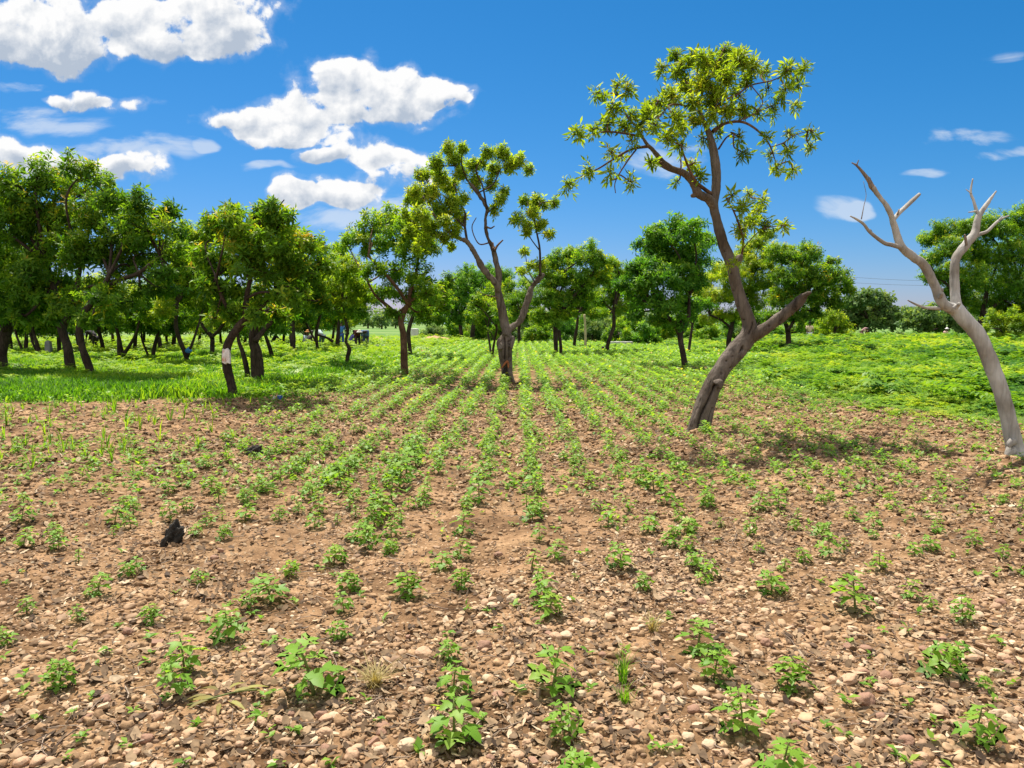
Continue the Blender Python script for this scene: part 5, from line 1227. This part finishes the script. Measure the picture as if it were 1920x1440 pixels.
def person(px, py, pose, rz, shirt, legs, head, label, Y=None):
    g = ground(px, py) if Y is None else np.array([at(px, py, Y)[0], Y, 0])
    o = empty('person', (g[0], g[1], 0), label, 'person', 'people in the field'); o.rotation_euler = (0, 0, rz)
    if pose == 'stand': hip, ch, nk, hd, kn, ft = (0, 0, .92), (.03, 0, 1.28), (.05, 0, 1.46), (.08, 0, 1.60), (.03, .48), (0, .08); el, ha = (.06, 1.15, .24), (.20, .92, .22)
    elif pose == 'bend': hip, ch, nk, hd, kn, ft = (-.12, 0, .86), (.28, 0, 1.05), (.42, 0, 1.06), (.55, 0, 1.02), (.02, .46), (-.05, .08); el, ha = (.36, .80, .2), (.48, .52, .14)
    else: hip, ch, nk, hd, kn, ft = (-.12, 0, .34), (.10, 0, .72), (.16, 0, .88), (.22, 0, 1.01), (.30, .50), (.05, .08); el, ha = (.30, .60, .24), (.50, .48, .12)
    V = [hip, ((hip[0] + ch[0]) / 2, 0, (hip[2] + ch[2]) / 2 + .01), ch, nk, hd, (hd[0] + .03, 0, hd[2] + .10)]
    Rr = [.12, .115, .135, .05, .085, .06]; E = [(0, 1), (1, 2), (2, 3), (3, 4), (4, 5)]
    for sg in (1, -1):
        b = len(V)
        V += [(hip[0], .10 * sg, hip[2] - .05), (kn[0], .11 * sg, kn[1]), (ft[0], .11 * sg, ft[1]), (ft[0] + .17, .12 * sg, .035)]; Rr += [.085, .058, .04, .035]; E += [(0, b), (b, b + 1), (b + 1, b + 2), (b + 2, b + 3)]
        b = len(V)
        V += [(ch[0], .18 * sg, ch[2] + .10), (el[0], el[2] * sg, el[1]), (ha[0], ha[2] * sg, ha[1]), (ha[0] + .05, ha[2] * sg, ha[1] - .09)]; Rr += [.055, .04, .03, .028]; E += [(2, b), (b, b + 1), (b + 1, b + 2), (b + 2, b + 3)]
    skin_mesh('body', V, E, Rr, M['skin'], o)
    sv = [V[0], V[1], V[2], (nk[0] * .5 + ch[0] * .5, 0, nk[2] * .5 + ch[2] * .5)]; sr = [.145, .14, .165, .10]; se = [(0, 1), (1, 2), (2, 3)]
    for sg in (1, -1):
        b = len(sv); sv += [(ch[0], .19 * sg, ch[2] + .09), (el[0], el[2] * sg, el[1])]; sr += [.075, .06]; se += [(2, b), (b, b + 1)]
    skin_mesh('shirt', sv, se, sr, cloth(shirt), o)
    tv = [V[0]]; tr = [.14]; te = []
    for sg in (1, -1):
        b = len(tv); tv += [(hip[0], .10 * sg, hip[2] - .06), (kn[0], .11 * sg, kn[1]), (ft[0], .11 * sg, ft[1] + .05)]; tr += [.105, .08, .06]; te += [(0, b), (b, b + 1), (b + 1, b + 2)]
    skin_mesh('trousers', tv, te, tr, cloth(legs), o)
    if head:
        v, f = lathe([(.001, .15), (.07, .13), (.105, .06), (.11, .02), (.20, .0), (.21, -.012), (.11, -.005), (.10, -.02)], 16)
        v = v + np.array([hd[0] + .02, 0, hd[2] + .06]); link('hat', mesh('hat', v, f, cloth(head), None, True), o)
    else:
        s, f = icosphere(3); s = s * np.array([.105, .098, .095]); s[:, 2] = np.maximum(s[:, 2], -.03)
        link('hair', mesh('hair', s + np.array([hd[0] - .01, 0, hd[2] + .06]), f, M['hair'], None, True), o)
def people():
    W, D, B = (.62, .64, .66), (.035, .028, .035), (.10, .17, .34)
    person(573, 654, 'crouch', -.6, (.50, .58, .62), D, (.48, .22, .07), 'person in a pale shirt and orange brown hat crouching left of the V forked tree')
    person(580, 655, 'crouch', .8, D, D, None, 'person in dark clothes crouching close beside the one in the orange hat')
    person(603, 655, 'bend', 2.4, (.42, .52, .50), (.10, .14, .14), None, 'person in grey green clothes bending down right of the V forked tree')
    person(640, 653, 'stand', 1.6, (.05, .17, .42), (.04, .10, .30), None, 'person standing in blue clothes half hidden by the slim crooked tree')
    person(658, 652, 'crouch', .3, (.20, .18, .55), (.08, .08, .18), None, 'person in purple clothes crouching at the slim crooked tree')
    person(671, 656, 'bend', -1.2, (.10, .022, .03), D, (.70, .66, .58), 'person in dark red clothes and a pale hat bending near the gap')
    person(686, 656, 'bend', -1.5, B, (.06, .10, .20), None, 'person in blue grey clothes bent over, rightmost of the workers by the gap')
    person(514, 652, 'crouch', .4, D, D, None, 'person in black crouching right of the double trunked tree')
    person(178, 660, 'bend', 2.8, D, D, None, 'person in black bending between the left trunks')
    person(1517, 648, 'stand', -1.6, (.62, .46, .32), W, None, 'person in a tan top and white trousers standing in the weeds at the right')
    person(1617, 638, 'bend', -1.0, (.72, .40, .40), (.5, .3, .3), None, 'person in pink bending before the dome shaped far tree')
    person(1770, 637, 'crouch', -1.0, (.75, .45, .45), (.6, .4, .4), (.80, .74, .72), 'person in pink with a white hat under the low spreading far tree')
people()

def sack():
    g = ground(437, 744); Y = g[1] - .30
    c = at(424.5, 668, Y); w, h = 15 * Y / F, 27 * Y / F
    T = empty('sack', c, 'pale pinkish sack with a faded orange print hanging on a leaning trunk', 'sack')
    V, Fc = icosphere(5)
    m = np.max(np.abs(V), axis=1, keepdims=True); P = (V / m) * .72 + V * .34
    P = P * np.array([w / 2, .035, h / 2])
    t = P[:, 2] / (h / 2)
    P[:, 0] *= 1 - .10 * np.clip(t, 0, 1) + .10 * np.clip(-t, 0, 1)
    d = np.array([mnoise.noise(Vector((p[0] * 22, p[1] * 10, p[2] * 9))) + .6 * mnoise.noise(Vector((p[0] * 50 + 3, 0, p[2] * 14))) for p in P])
    P[:, 1] += .016 * d; P[:, 0] += .006 * np.roll(d, 50); P[:, 2] += .012 * np.sin(P[:, 0] * 60) * (np.abs(t) > .7)
    tint = np.clip(.9 - 1.1 * np.exp(-(((P[:, 0] + .045) / .05) ** 2 + ((P[:, 2] + .07) / .055) ** 2)) * (.6 + .6 * d) - .35 * np.exp(-((P[:, 2] - .10) / .03) ** 2) * (d > .1), 0, 1)
    link('bag', mesh('bag', P, Fc, plain_mat('woven_plastic', None, .12, 40, .6, 'tint', [(0, (.50, .13, .05)), (.4, (.62, .33, .24)), (.7, (.70, .58, .53)), (1, (.76, .70, .66))]), {'tint': tint}, True), T)
    q = np.array([[-w * .42, 0, h * .46], [-w * .1, .05, h * .62], [w * .2, .14, h * .66], [w * .42, .02, h * .45]])
    link('cord', mesh('cord', *tube(catmull(q, 5), .006, 6), M['twig'], None, True), T)
    # blue bag
    g = ground(354, 690); Y = g[1] - .1; c = at(353, 657, Y); s = Y / F
    T = empty('cloth_bag', c, 'small blue bag tied in the fork of a slanting trunk', 'bag')
    V, Fc = icosphere(4); d = np.array([mnoise.noise(Vector(p * 2.3)) + .5 * mnoise.noise(Vector(p * 6)) for p in V])
    P = V * (1 + .25 * d)[:, None] * np.array([6.5 * s, 4 * s, 5 * s]); P[:, 0] *= 1 - .5 * np.clip(P[:, 2] / (5 * s), 0, 1)
    link('bag', mesh('bag', P, Fc, plain_mat('blue_cloth', (.06, .22, .48), .2, 20, .7), None, True), T)
    link('knot', mesh('knot', *tube(catmull(np.array([[0, 0, 4 * s], [1.5 * s, 1 * s, 6 * s], [3 * s, 2 * s, 7.5 * s]]), 4), .02, 6), plain_mat('blue_cloth_dark', (.04, .14, .34), .2, 20, .7), None, True), T)
    # can and bottle at the edge of the grass
    g = ground(525, 751); s = g[1] / F; r, h = 4.6 * s, 10 * s
    T = empty('paint_can', (g[0], g[1], 0), 'blue can with a pale side patch standing at the edge of the grass', 'can')
    v, f = lathe([(.001, 0), (r * .96, 0), (r, .006), (r, h * .93), (r * .97, h * .96)], 24); link('body', mesh('body', v, f, plain_mat('blue_tin', (.03, .06, .32), .15, 10, .35), None, True), T)
    v, f = lathe([(r * .97, h * .95), (r * 1.02, h * .97), (r * .98, h), (r * .85, h * .985), (.001, h * .985)], 24); link('lid', mesh('lid', v, f, plain_mat('pale_tin', (.45, .5, .58), .1, 10, .35), None, True), T)
    v, f = lathe([(r * 1.006, h * .2), (r * 1.012, h * .22), (r * 1.012, h * .8), (r * 1.006, h * .82)], 24); k = f[0][(f[0] % 24).min(1) < 7]; link('pale_patch', mesh('pale_patch', v, k, plain_mat('pale_blue', (.35, .5, .8), .2, 10, .6), None, True), T)  # pale blue patch wrapped round part of the can's side
    g = ground(514, 752); r, h = 2.8 * s, 9.5 * s
    T = empty('bottle', (g[0], g[1], 0), 'dusty pale bottle standing left of the blue can', 'bottle')
    v, f = lathe([(.001, 0), (r, 0), (r, h * .6), (r * .85, h * .7), (r * .4, h * .82), (r * .4, h * .9)], 18); link('body', mesh('body', v, f, plain_mat('dusty_plastic', (.50, .46, .38), .2, 20, .5), None, True), T)
    v, f = lathe([(r * .46, h * .88), (r * .46, h), (.001, h)], 14); link('cap', mesh('cap', v, f, plain_mat('cap_plastic', (.6, .58, .52), .1, 20, .5), None, True), T)
    g = ground(502, 754)
    V, Fc = icosphere(3); d = np.array([mnoise.noise(Vector(p * 2 + Vector((3, 1, 2)))) for p in V]); P = V * (1 + .4 * d)[:, None] * np.array([7 * s, 6 * s, 4.5 * s])
    o = link('earth_clod', mesh('earth_clod', P, Fc, plain_mat('clod', (.20, .11, .06), .35, 9, .95), None, True)); o.location = (g[0], g[1], 2.5 * s); tag(o, 'brown lump of earth left of the pale bottle', 'clod')
sack()

def far_things():
    conc = plain_mat('pale_concrete', (.55, .53, .50), .15, 3, .85); grey = plain_mat('grey_concrete', (.20, .20, .20), .25, 4, .9); earth = plain_mat('bare_earth', (.40, .24, .13), .25, 1.5, .95); dark = plain_mat('dark_wood', (.05, .035, .028), .3, 6, .9); ply = plain_mat('pale_wood', (.42, .36, .20), .25, 5, .85)
    g = ground(778, 639); s = g[1] / F; v, f = soft_box(14 * s, 8 * s, 24 * s, seed=1); o = link('concrete_block', mesh('concrete_block', v, f, conc, None, False)); o.location = (g[0], g[1], -.05); tag(o, 'pale upright concrete block beside the spreading tree trunk', 'block')
    v, f = soft_box(7 * s, 6 * s, 14 * s, seed=2); o = link('concrete_block', mesh('concrete_block', v, f, grey, None, False)); g = ground(768, 638); o.location = (g[0], g[1], -.05); tag(o, 'smaller grey block left of the pale upright block', 'block')
    def bank(x0, x1, py, hpx, lab, seed):
        a, b = ground(x0, py), ground(x1, py); n, m = 40, 8; rg = np.random.default_rng(seed)
        t = np.linspace(0, 1, n)[:, None]; w = np.linspace(-1, 1, m)[None]
        H = hpx * a[1] / F; prof = np.clip(1 - w ** 2, 0, 1) * np.sin(np.pi * np.clip(t, .02, .98)) ** .6 * (.6 + .7 * fbm(t * 6 + w, w * .8 + seed + t * 0, seed))
        X = a[0] + (b[0] - a[0]) * t + 0 * w; Yy = a[1] + w * max(1.2, H * 1.6) + 0 * t; Z = H * prof - .05
        i = np.arange(n - 1)[:, None] * m; j = np.arange(m - 1)[None]; q = np.stack([i + j, i + m + j, i + m + j + 1, i + j + 1], -1).reshape(-1, 4)
        c = np.array([(a[0] + b[0]) / 2, a[1], 0])
        o = link('earth_bank', mesh('earth_bank', np.stack([X, Yy, Z], -1).reshape(-1, 3) - c, q, earth, None, True)); o.location = c; tag(o, lab, 'earth bank')
    bank(783, 852, 641, 13, 'low orange earth bank right of the pale upright block', 1); bank(688, 722, 643, 15, 'orange earth heap in the gap left of the spreading tree', 2); bank(770, 818, 668, 13, 'bare earth hump with dry stalks beside the spreading tree trunk', 3)
    def wall(x0, x1, py, hpx, lab, mat=conc):
        a, b = ground(x0, py), ground(x1, py); s = a[1] / F; v, f = soft_box(b[0] - a[0], .5, hpx * s, bev=.05, seed=x0); o = link('low_wall', mesh('low_wall', v, f, mat)); o.location = ((a[0] + b[0]) / 2, a[1], -.05); tag(o, lab, 'low wall')
    wall(700, 750, 643, 9, 'long pale low wall across the gap by the orange heap'); wall(698, 722, 656, 11, 'short grey low wall in front of the pale one in the gap', plain_mat('worn_concrete', (.42, .44, .42), .15, 3, .9)); wall(1636, 1752, 651, 10, 'long grey low wall beyond the weeds at the right', plain_mat('grey_kerb', (.36, .36, .33), .15, 3, .9)); wall(1142, 1186, 650, 11, 'pale low wall behind the S curved trunk'); wall(1720, 1754, 656, 10, 'short pale low wall in front of the long grey one at the right')
    g = ground(92, 674); s = g[1] / F; v, f = soft_box(10 * s, 9 * s, 37 * s, bev=.3, rough=.05, seed=4); o = link('stone_post', mesh('stone_post', v, f, grey)); o.location = (g[0], g[1], -.05); tag(o, 'thick grey post under the trees on the left', 'post')
    # pale building far behind the left trunks
    Y = 95.0; a, b = at(62, 640, Y), at(150, 640, Y); W = b[0] - a[0]; c = ((a[0] + b[0]) / 2, Y, 0)
    T = empty('farm_building', c, 'long pale flat roofed building behind the left trees', 'building')
    v, f = soft_box(W, 4, 1.9, bev=.02, rough=.004, seed=5); link('wall', mesh('wall', v, f, plain_mat('whitewash', (.62, .58, .58), .12, .8, .9)), T)
    v, f = soft_box(W + .5, 4.6, .22, bev=.05, rough=.01, seed=6); v[:, 2] += 1.9; link('roof', mesh('roof', v, f, plain_mat('roof_sheet', (.45, .46, .50), .15, 1, .7)), T)
    for k in (-.3, .05, .36):
        v, f = soft_box(.7, .1, .8, bev=.03, rough=0, seed=7); v += np.array([W * k, -2.02, .7]); link('window', mesh('window', v, f, plain_mat('dark_opening', (.05, .05, .055), .2, 3, .5)), T)
    g = ground(1097, 656); s = g[1] / F; pts = np.array([[0, 0, -.05], [.02, 0, 20 * s], [.0, 0, 42 * s], [-.05, 0, 66 * s]]); v, f = tube(catmull(pts, 4), np.linspace(2.8 * s, 2.1 * s, 13), 10, .08, 1); o = link('wooden_pole', mesh('wooden_pole', v, f, ply, None, True)); o.location = (g[0], g[1], 0); tag(o, 'pale straight wooden pole among the middle trees', 'pole')
    g = ground(1130, 664); s = g[1] / F; v, f = tube(np.array([[0, 0, -.05], [0, 0, 7 * s], [.3 * s, 0, 14 * s]]), [2.6 * s, 2.3 * s, 2.5 * s], 10, .15, 2); o = link('wooden_post', mesh('wooden_post', v, f, dark, None, True)); o.location = (g[0], g[1], 0); tag(o, 'short black post left of the S curved trunk', 'post')
    # wires
    Y = 130.0; steel = plain_mat('wire', (.10, .11, .13), .1, 3, .5); pole = plain_mat('pole_concrete', (.40, .39, .37), .15, 3, .9)
    xs = (1536, 1985)
    for q, lab in zip(xs, ('power pole hidden behind the dark spreading tree', 'power pole behind the big tree at the right edge')):
        c = at(q, 606, Y); h = at(q, 514, Y)[2]; T = empty('power_pole', (c[0], Y, 0), lab, 'power pole', 'power poles')
        v, f = tube(np.array([[0, 0, -.1], [0, 0, h * .5], [0, 0, h + .3]]), [.16, .13, .10], 10); link('pole', mesh('pole', v, f, pole, None, True), T)
        v, f = tube(np.array([[-.8, 0, h - .9], [0, 0, h - .9], [.8, 0, h - .9]]), .05, 8); link('crossarm', mesh('crossarm', v, f, pole), T)
    for k, (y0, y1, lab) in enumerate([(514, 520, 'upper power wire crossing the sky left of the dead tree'), (525, 526, 'lower power wire crossing the sky left of the dead tree')]):
        A, B = at(xs[0], y0, Y), at(xs[1], y1, Y); t = np.linspace(0, 1, 30)[:, None]; P = A * (1 - t) + B * t; P[:, 2] -= 1.1 * 4 * (t * (1 - t))[:, 0] * .8
        v, f = tube(P, .022, 5); o = link('power_line', mesh('power_line', v, f, steel)); tag(o, lab, 'wire', 'power wires')
    n = 160; a = np.linspace(-.75, .75, n); R_ = 2600.0
    hh = 18 + 55 * fbm(a * 7 + 3, a * 0 + .3, 12, 4) * np.clip((a - .1) / .3, .2, 1)
    V = np.concatenate([np.stack([R_ * np.sin(a), R_ * np.cos(a), -5 + 0 * a], -1), np.stack([(R_ + 200) * np.sin(a), (R_ + 200) * np.cos(a), hh], -1), np.stack([(R_ + 700) * np.sin(a), (R_ + 700) * np.cos(a), -5 + 0 * a], -1)])
    i = np.arange(n - 1); q = np.concatenate([np.stack([i + r * n, i + 1 + r * n, i + 1 + (r + 1) * n, i + (r + 1) * n], -1) for r in (0, 1)])
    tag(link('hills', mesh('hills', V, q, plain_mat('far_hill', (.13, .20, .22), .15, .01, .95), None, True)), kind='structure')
far_things()

# ------------------------------------------------------------------ stones and oddments on the soil
def stones():
    rg = np.random.default_rng(17)
    lib = []
    base, fc = icosphere(4)
    for i in range(12):
        o = Vector(rg.random(3) * 30); d = np.array([mnoise.noise(Vector(p * .9) + o) + .25 * mnoise.noise(Vector(p * 2.6) + o) + .05 * mnoise.noise(Vector(p * 9) + o) for p in base])
        B = base * (1 + .34 * d)[:, None]
        if i % 4 == 3: B = np.sign(B) * np.minimum(np.abs(B), [.8, .6, .55])
        B = B * np.array([1, .75 + .2 * rg.random(), .55 + .2 * rg.random()])
        lib.append([mesh('stone', B, fc, m, None, True) for m in (M['stone'], M['stone_pale'], M['stone_brown'])])
    G = 'larger stones among the gravel'
    def put(px, py, r, label, mt=None, kind=None):
        g = ground(px, py + r * .5); s = r * g[1] / F
        mt = int(rg.choice([0, 0, 1, 2])) if mt is None else mt; v = rg.integers(0, 12) if kind is None else kind
        o = link('stone', lib[v][mt]); z = float(height(g[0], g[1]))
        o.location = (g[0], g[1], z + s * .32); o.scale = (s, s, s * (.85 + .3 * rg.random())); o.rotation_euler = (rg.normal(0, .2), rg.normal(0, .2), rg.random() * 6.28); tag(o, label, 'stone', G)
    special = [(413, 1027, 10, 'round brown stone standing up, farther of a pair on the left soil', 2), (402, 1043, 9, 'brown stone, nearer of a pair on the left soil', 2), (910, 1131, 10, 'round reddish stone alone on the bare soil in the centre', 0), (960, 1121, 11, 'smooth oval pale stone right of the round reddish stone', 1), (526, 1350, 14, 'upright egg shaped tan stone at the bottom left', 0), (72, 1418, 17, 'flat pink stone in the bottom left corner', 0),
               (40, 1424, 17, 'large tan stone at the bottom left edge', 0), (970, 1410, 14, 'round orange stone at the bottom centre', 0), (1762, 1332, 17, 'smooth bright tan stone left of the broad pale corner seedling', 0), (1590, 1272, 18, 'broad tan stone in the right foreground', 0), (1622, 1308, 20, 'long brown stone below the broad tan one in the right foreground', 2), (1390, 1192, 13, 'pale oval stone right of the touching seedling pair', 1), (1436, 1204, 12, 'brownish stone beside the pale oval one in the right foreground', 2), (1315, 1125, 11, 'round brown stone at the right where the gravel begins', 2), (908, 1210, 15, 'brown stone behind the close trio of seedlings', 2), (795, 1222, 18, 'flat orange slab of stone left of the close trio of seedlings', 0), (763, 1393, 20, 'flat pale stone with a green stain at the bottom', 1), (1370, 1110, 9, 'small stone near the yellowish broad leaved seedling', 0)]
    for px, py, r, lab, mt in special: put(px, py, r, lab, mt)
    lab = 'smooth rounded tan or brown stone standing out of the gravel'
    for px, py, r in [(240, 1182, 12), (295, 1200, 13), (180, 1245, 10), (195, 1322, 13), (170, 1323, 9), (163, 1342, 11), (95, 1418, 12), (170, 1427, 12), (355, 1411, 14), (398, 1413, 15), (510, 1424, 12), (935, 1036, 10), (775, 1087, 9), (935, 1302, 14), (1255, 1110, 11), (1010, 1165, 11), (1060, 1192, 13), (1108, 1166, 11), (1035, 1408, 13), (1000, 1420, 15), (1030, 1190, 11), (1040, 1196, 12), (1425, 1194, 11), (1623, 1215, 12), (1830, 1217, 15), (1845, 1208, 12), (1882, 1226, 13), (1875, 1130, 12), (1750, 1116, 14), (1892, 1345, 15), (1790, 1276, 16), (1680, 1150, 11), (1650, 1140, 10), (1540, 1310, 14), (1500, 1315, 13), (1555, 1330, 12), (1300, 1330, 13), (1330, 1395, 14), (1345, 1410, 12), (1290, 1380, 14), (1700, 1390, 14), (1730, 1420, 14), (1120, 1380, 13), (1090, 1300, 12), (990, 1340, 12), (700, 1390, 14), (720, 1360, 13), (660, 1405, 14), (610, 1400, 13), (690, 1320, 13), (600, 1340, 12), (250, 1405, 13), (300, 1430, 14), (865, 1090, 8), (850, 1062, 8), (1150, 1100, 9), (1190, 1180, 11), (1240, 1240, 12), (1850, 1080, 10), (1620, 1100, 10)]: put(px, py, r, lab)
    for _ in range(150):
        px, py = 1920 * rg.random() ** .8, 1070 + 370 * rg.random() ** .8
        if rg.random() > .25 + .75 * px / 1920 and py < 1300: continue
        if soil_bare(*ground(px, py)[:2]) > .5: continue
        put(px, py, (7 + 5 * rg.random()) * (.7 + .6 * (py - 1000) / 440), lab)
    # black charred lumps
    def lump(px, py, w, h, lab, seed):
        g = ground(px, py); s = g[1] / F; V, Fc = icosphere(4)
        d = np.array([mnoise.noise(Vector(p * 1.6 + Vector((seed, 0, 0)))) + .5 * mnoise.noise(Vector(p * 4.5 + Vector((seed, 5, 0)))) for p in V])
        P = V * (1 + .5 * d)[:, None] * np.array([w * s / 2, w * s * .4, h * s * .62]); P[:, 2] += h * s * .42; P[:, 0] += P[:, 2] * .35
        o = link('charred_stump', mesh('charred_stump', P, Fc, plain_mat('char', (.030, .026, .021), .7, 30, .95, bump=.5), None, True)); o.location = (g[0], g[1], float(height(g[0], g[1])) - .01); tag(o, lab, 'stump', 'charred stumps in the field')
    lump(318, 1020, 36, 42, 'black charred stump below a seedling in the left field', 1.3); lump(474, 852, 32, 18, 'low black charred stump farther off in the left field', 6.1)
    # withered leaves lying in the left foreground
    g = ground(415, 1318); T = empty('withered_branch', (g[0], g[1], float(height(g[0], g[1])) + .008), 'withered olive leaves fallen on a twig in the left foreground', 'fallen branch')
    lm = leaf_mat('withered_leaf', [(0, (.10, .075, .02)), (.5, (.20, .17, .035)), (1, (.30, .28, .07))], .2, .6); s = g[1] / F
    LV, LF = LEAF1
    for i, (ax, L_, ox, oy, tl) in enumerate([(3.05, 70, -5, -2, .5), (.25, 62, 15, 12, .6), (2.7, 48, -10, 8, .2), (-.5, 46, 18, -6, .8), (-2.4, 44, -18, -10, .3), (1.0, 40, 8, 14, .7), (-1.3, 36, 4, -12, .45), (.6, 50, 35, 16, .9), (3.4, 38, -25, -4, .3)]):
        R = np.array([[math.cos(ax), -math.sin(ax), 0], [math.sin(ax), math.cos(ax), 0], [0, 0, 1]])
        V = (LV * [1, .42, .9]) @ R.T * L_ * s + np.array([ox * s, oy * s * 1.6, .012 + .012 * (i % 3)])
        link('leaf', mesh('leaf', V, LF, lm, {'tint': np.full(len(V), tl)}, True), T)
    q = np.array([[-60 * s, -15 * s, .0], [-15 * s, -4 * s, .02], [25 * s, 16 * s, .025], [60 * s, 30 * s, .02]]); link('twig', mesh('twig', *tube(catmull(q, 5), .004, 6), M['stem'], None, True), T)
    # dry grass tufts
    def tuft(px, py, h, n, lab, mat, droop, seed):
        g = ground(px, py); rg2 = np.random.default_rng(seed); s = g[1] / F; xs = g[0] + rg2.normal(0, .010, n); ys = g[1] + rg2.normal(0, .010, n)
        V, Fs, A = blades(rg2, xs, ys, np.full(n, h * s), .0022, .006, 2, np.full(n, .5), droop)
        c = np.array([g[0], g[1], float(height(g[0], g[1]))]); o = link('grass_tuft', mesh('grass_tuft', V - c, Fs, mat, A)); o.location = c; tag(o, lab, 'grass tuft')
    straw = leaf_mat('straw', [(0, (.20, .15, .06)), (.5, (.34, .27, .11)), (1, (.46, .38, .18))], .2, .7)
    tuft(705, 1292, 48, 70, 'dry straw coloured grass tuft in the lower left centre', straw, 1.3, 1); tuft(1168, 1282, 60, 26, 'green grass tuft with dark base right of the tall seedling', M['grass'], .7, 2); tuft(1172, 1318, 42, 16, 'small green grass tuft just below the darker grass tuft', M['grass'], .8, 3); tuft(1225, 1185, 40, 26, 'grey dry grass tuft in the gravel right of the centre', straw, 1.1, 4)
stones()

def maize():
    rg = np.random.default_rng(44); lib = []
    for i in range(7):
        V, Fs, A = blades(rg, np.zeros(6), np.zeros(6), np.full(6, .20 + .02 * i), .0075, .004, 1, np.full(6, .62), .75)
        V[:, 2] -= float(height(0., 0.)); lib.append(mesh('maize_seedling', V, Fs, M['grass'], A))
    spots = [(43, 770), (70, 790), (140, 775), (95, 832), (195, 830), (235, 792), (265, 790), (275, 775), (237, 806), (262, 804), (290, 797), (318, 792), (345, 785), (120, 852), (135, 822), (60, 852), (25, 850), (160, 857), (60, 880), (200, 842), (155, 767), (255, 767), (215, 765), (400, 790), (370, 792), (12, 800), (25, 775), (350, 765), (390, 770), (420, 760), (470, 757), (488, 757)]
    spots += [(-10 + 460 * rg.random(), 764 + 105 * rg.random() ** 1.4) for _ in range(48)]
    for i, (px, py) in enumerate(spots):
        g = ground(px, py); o = link('maize_seedling', lib[i % 7]); s = .65 + .6 * rg.random()
        o.location = (g[0], g[1], float(height(g[0], g[1])) - .005); o.rotation_euler = (0, 0, rg.random() * 6.28); o.scale = (s, s, s)
        tag(o, 'thin upright grassy seedling on the bare soil at the left', 'maize seedling', 'thin grassy seedlings on the bare soil at the left')
maize()
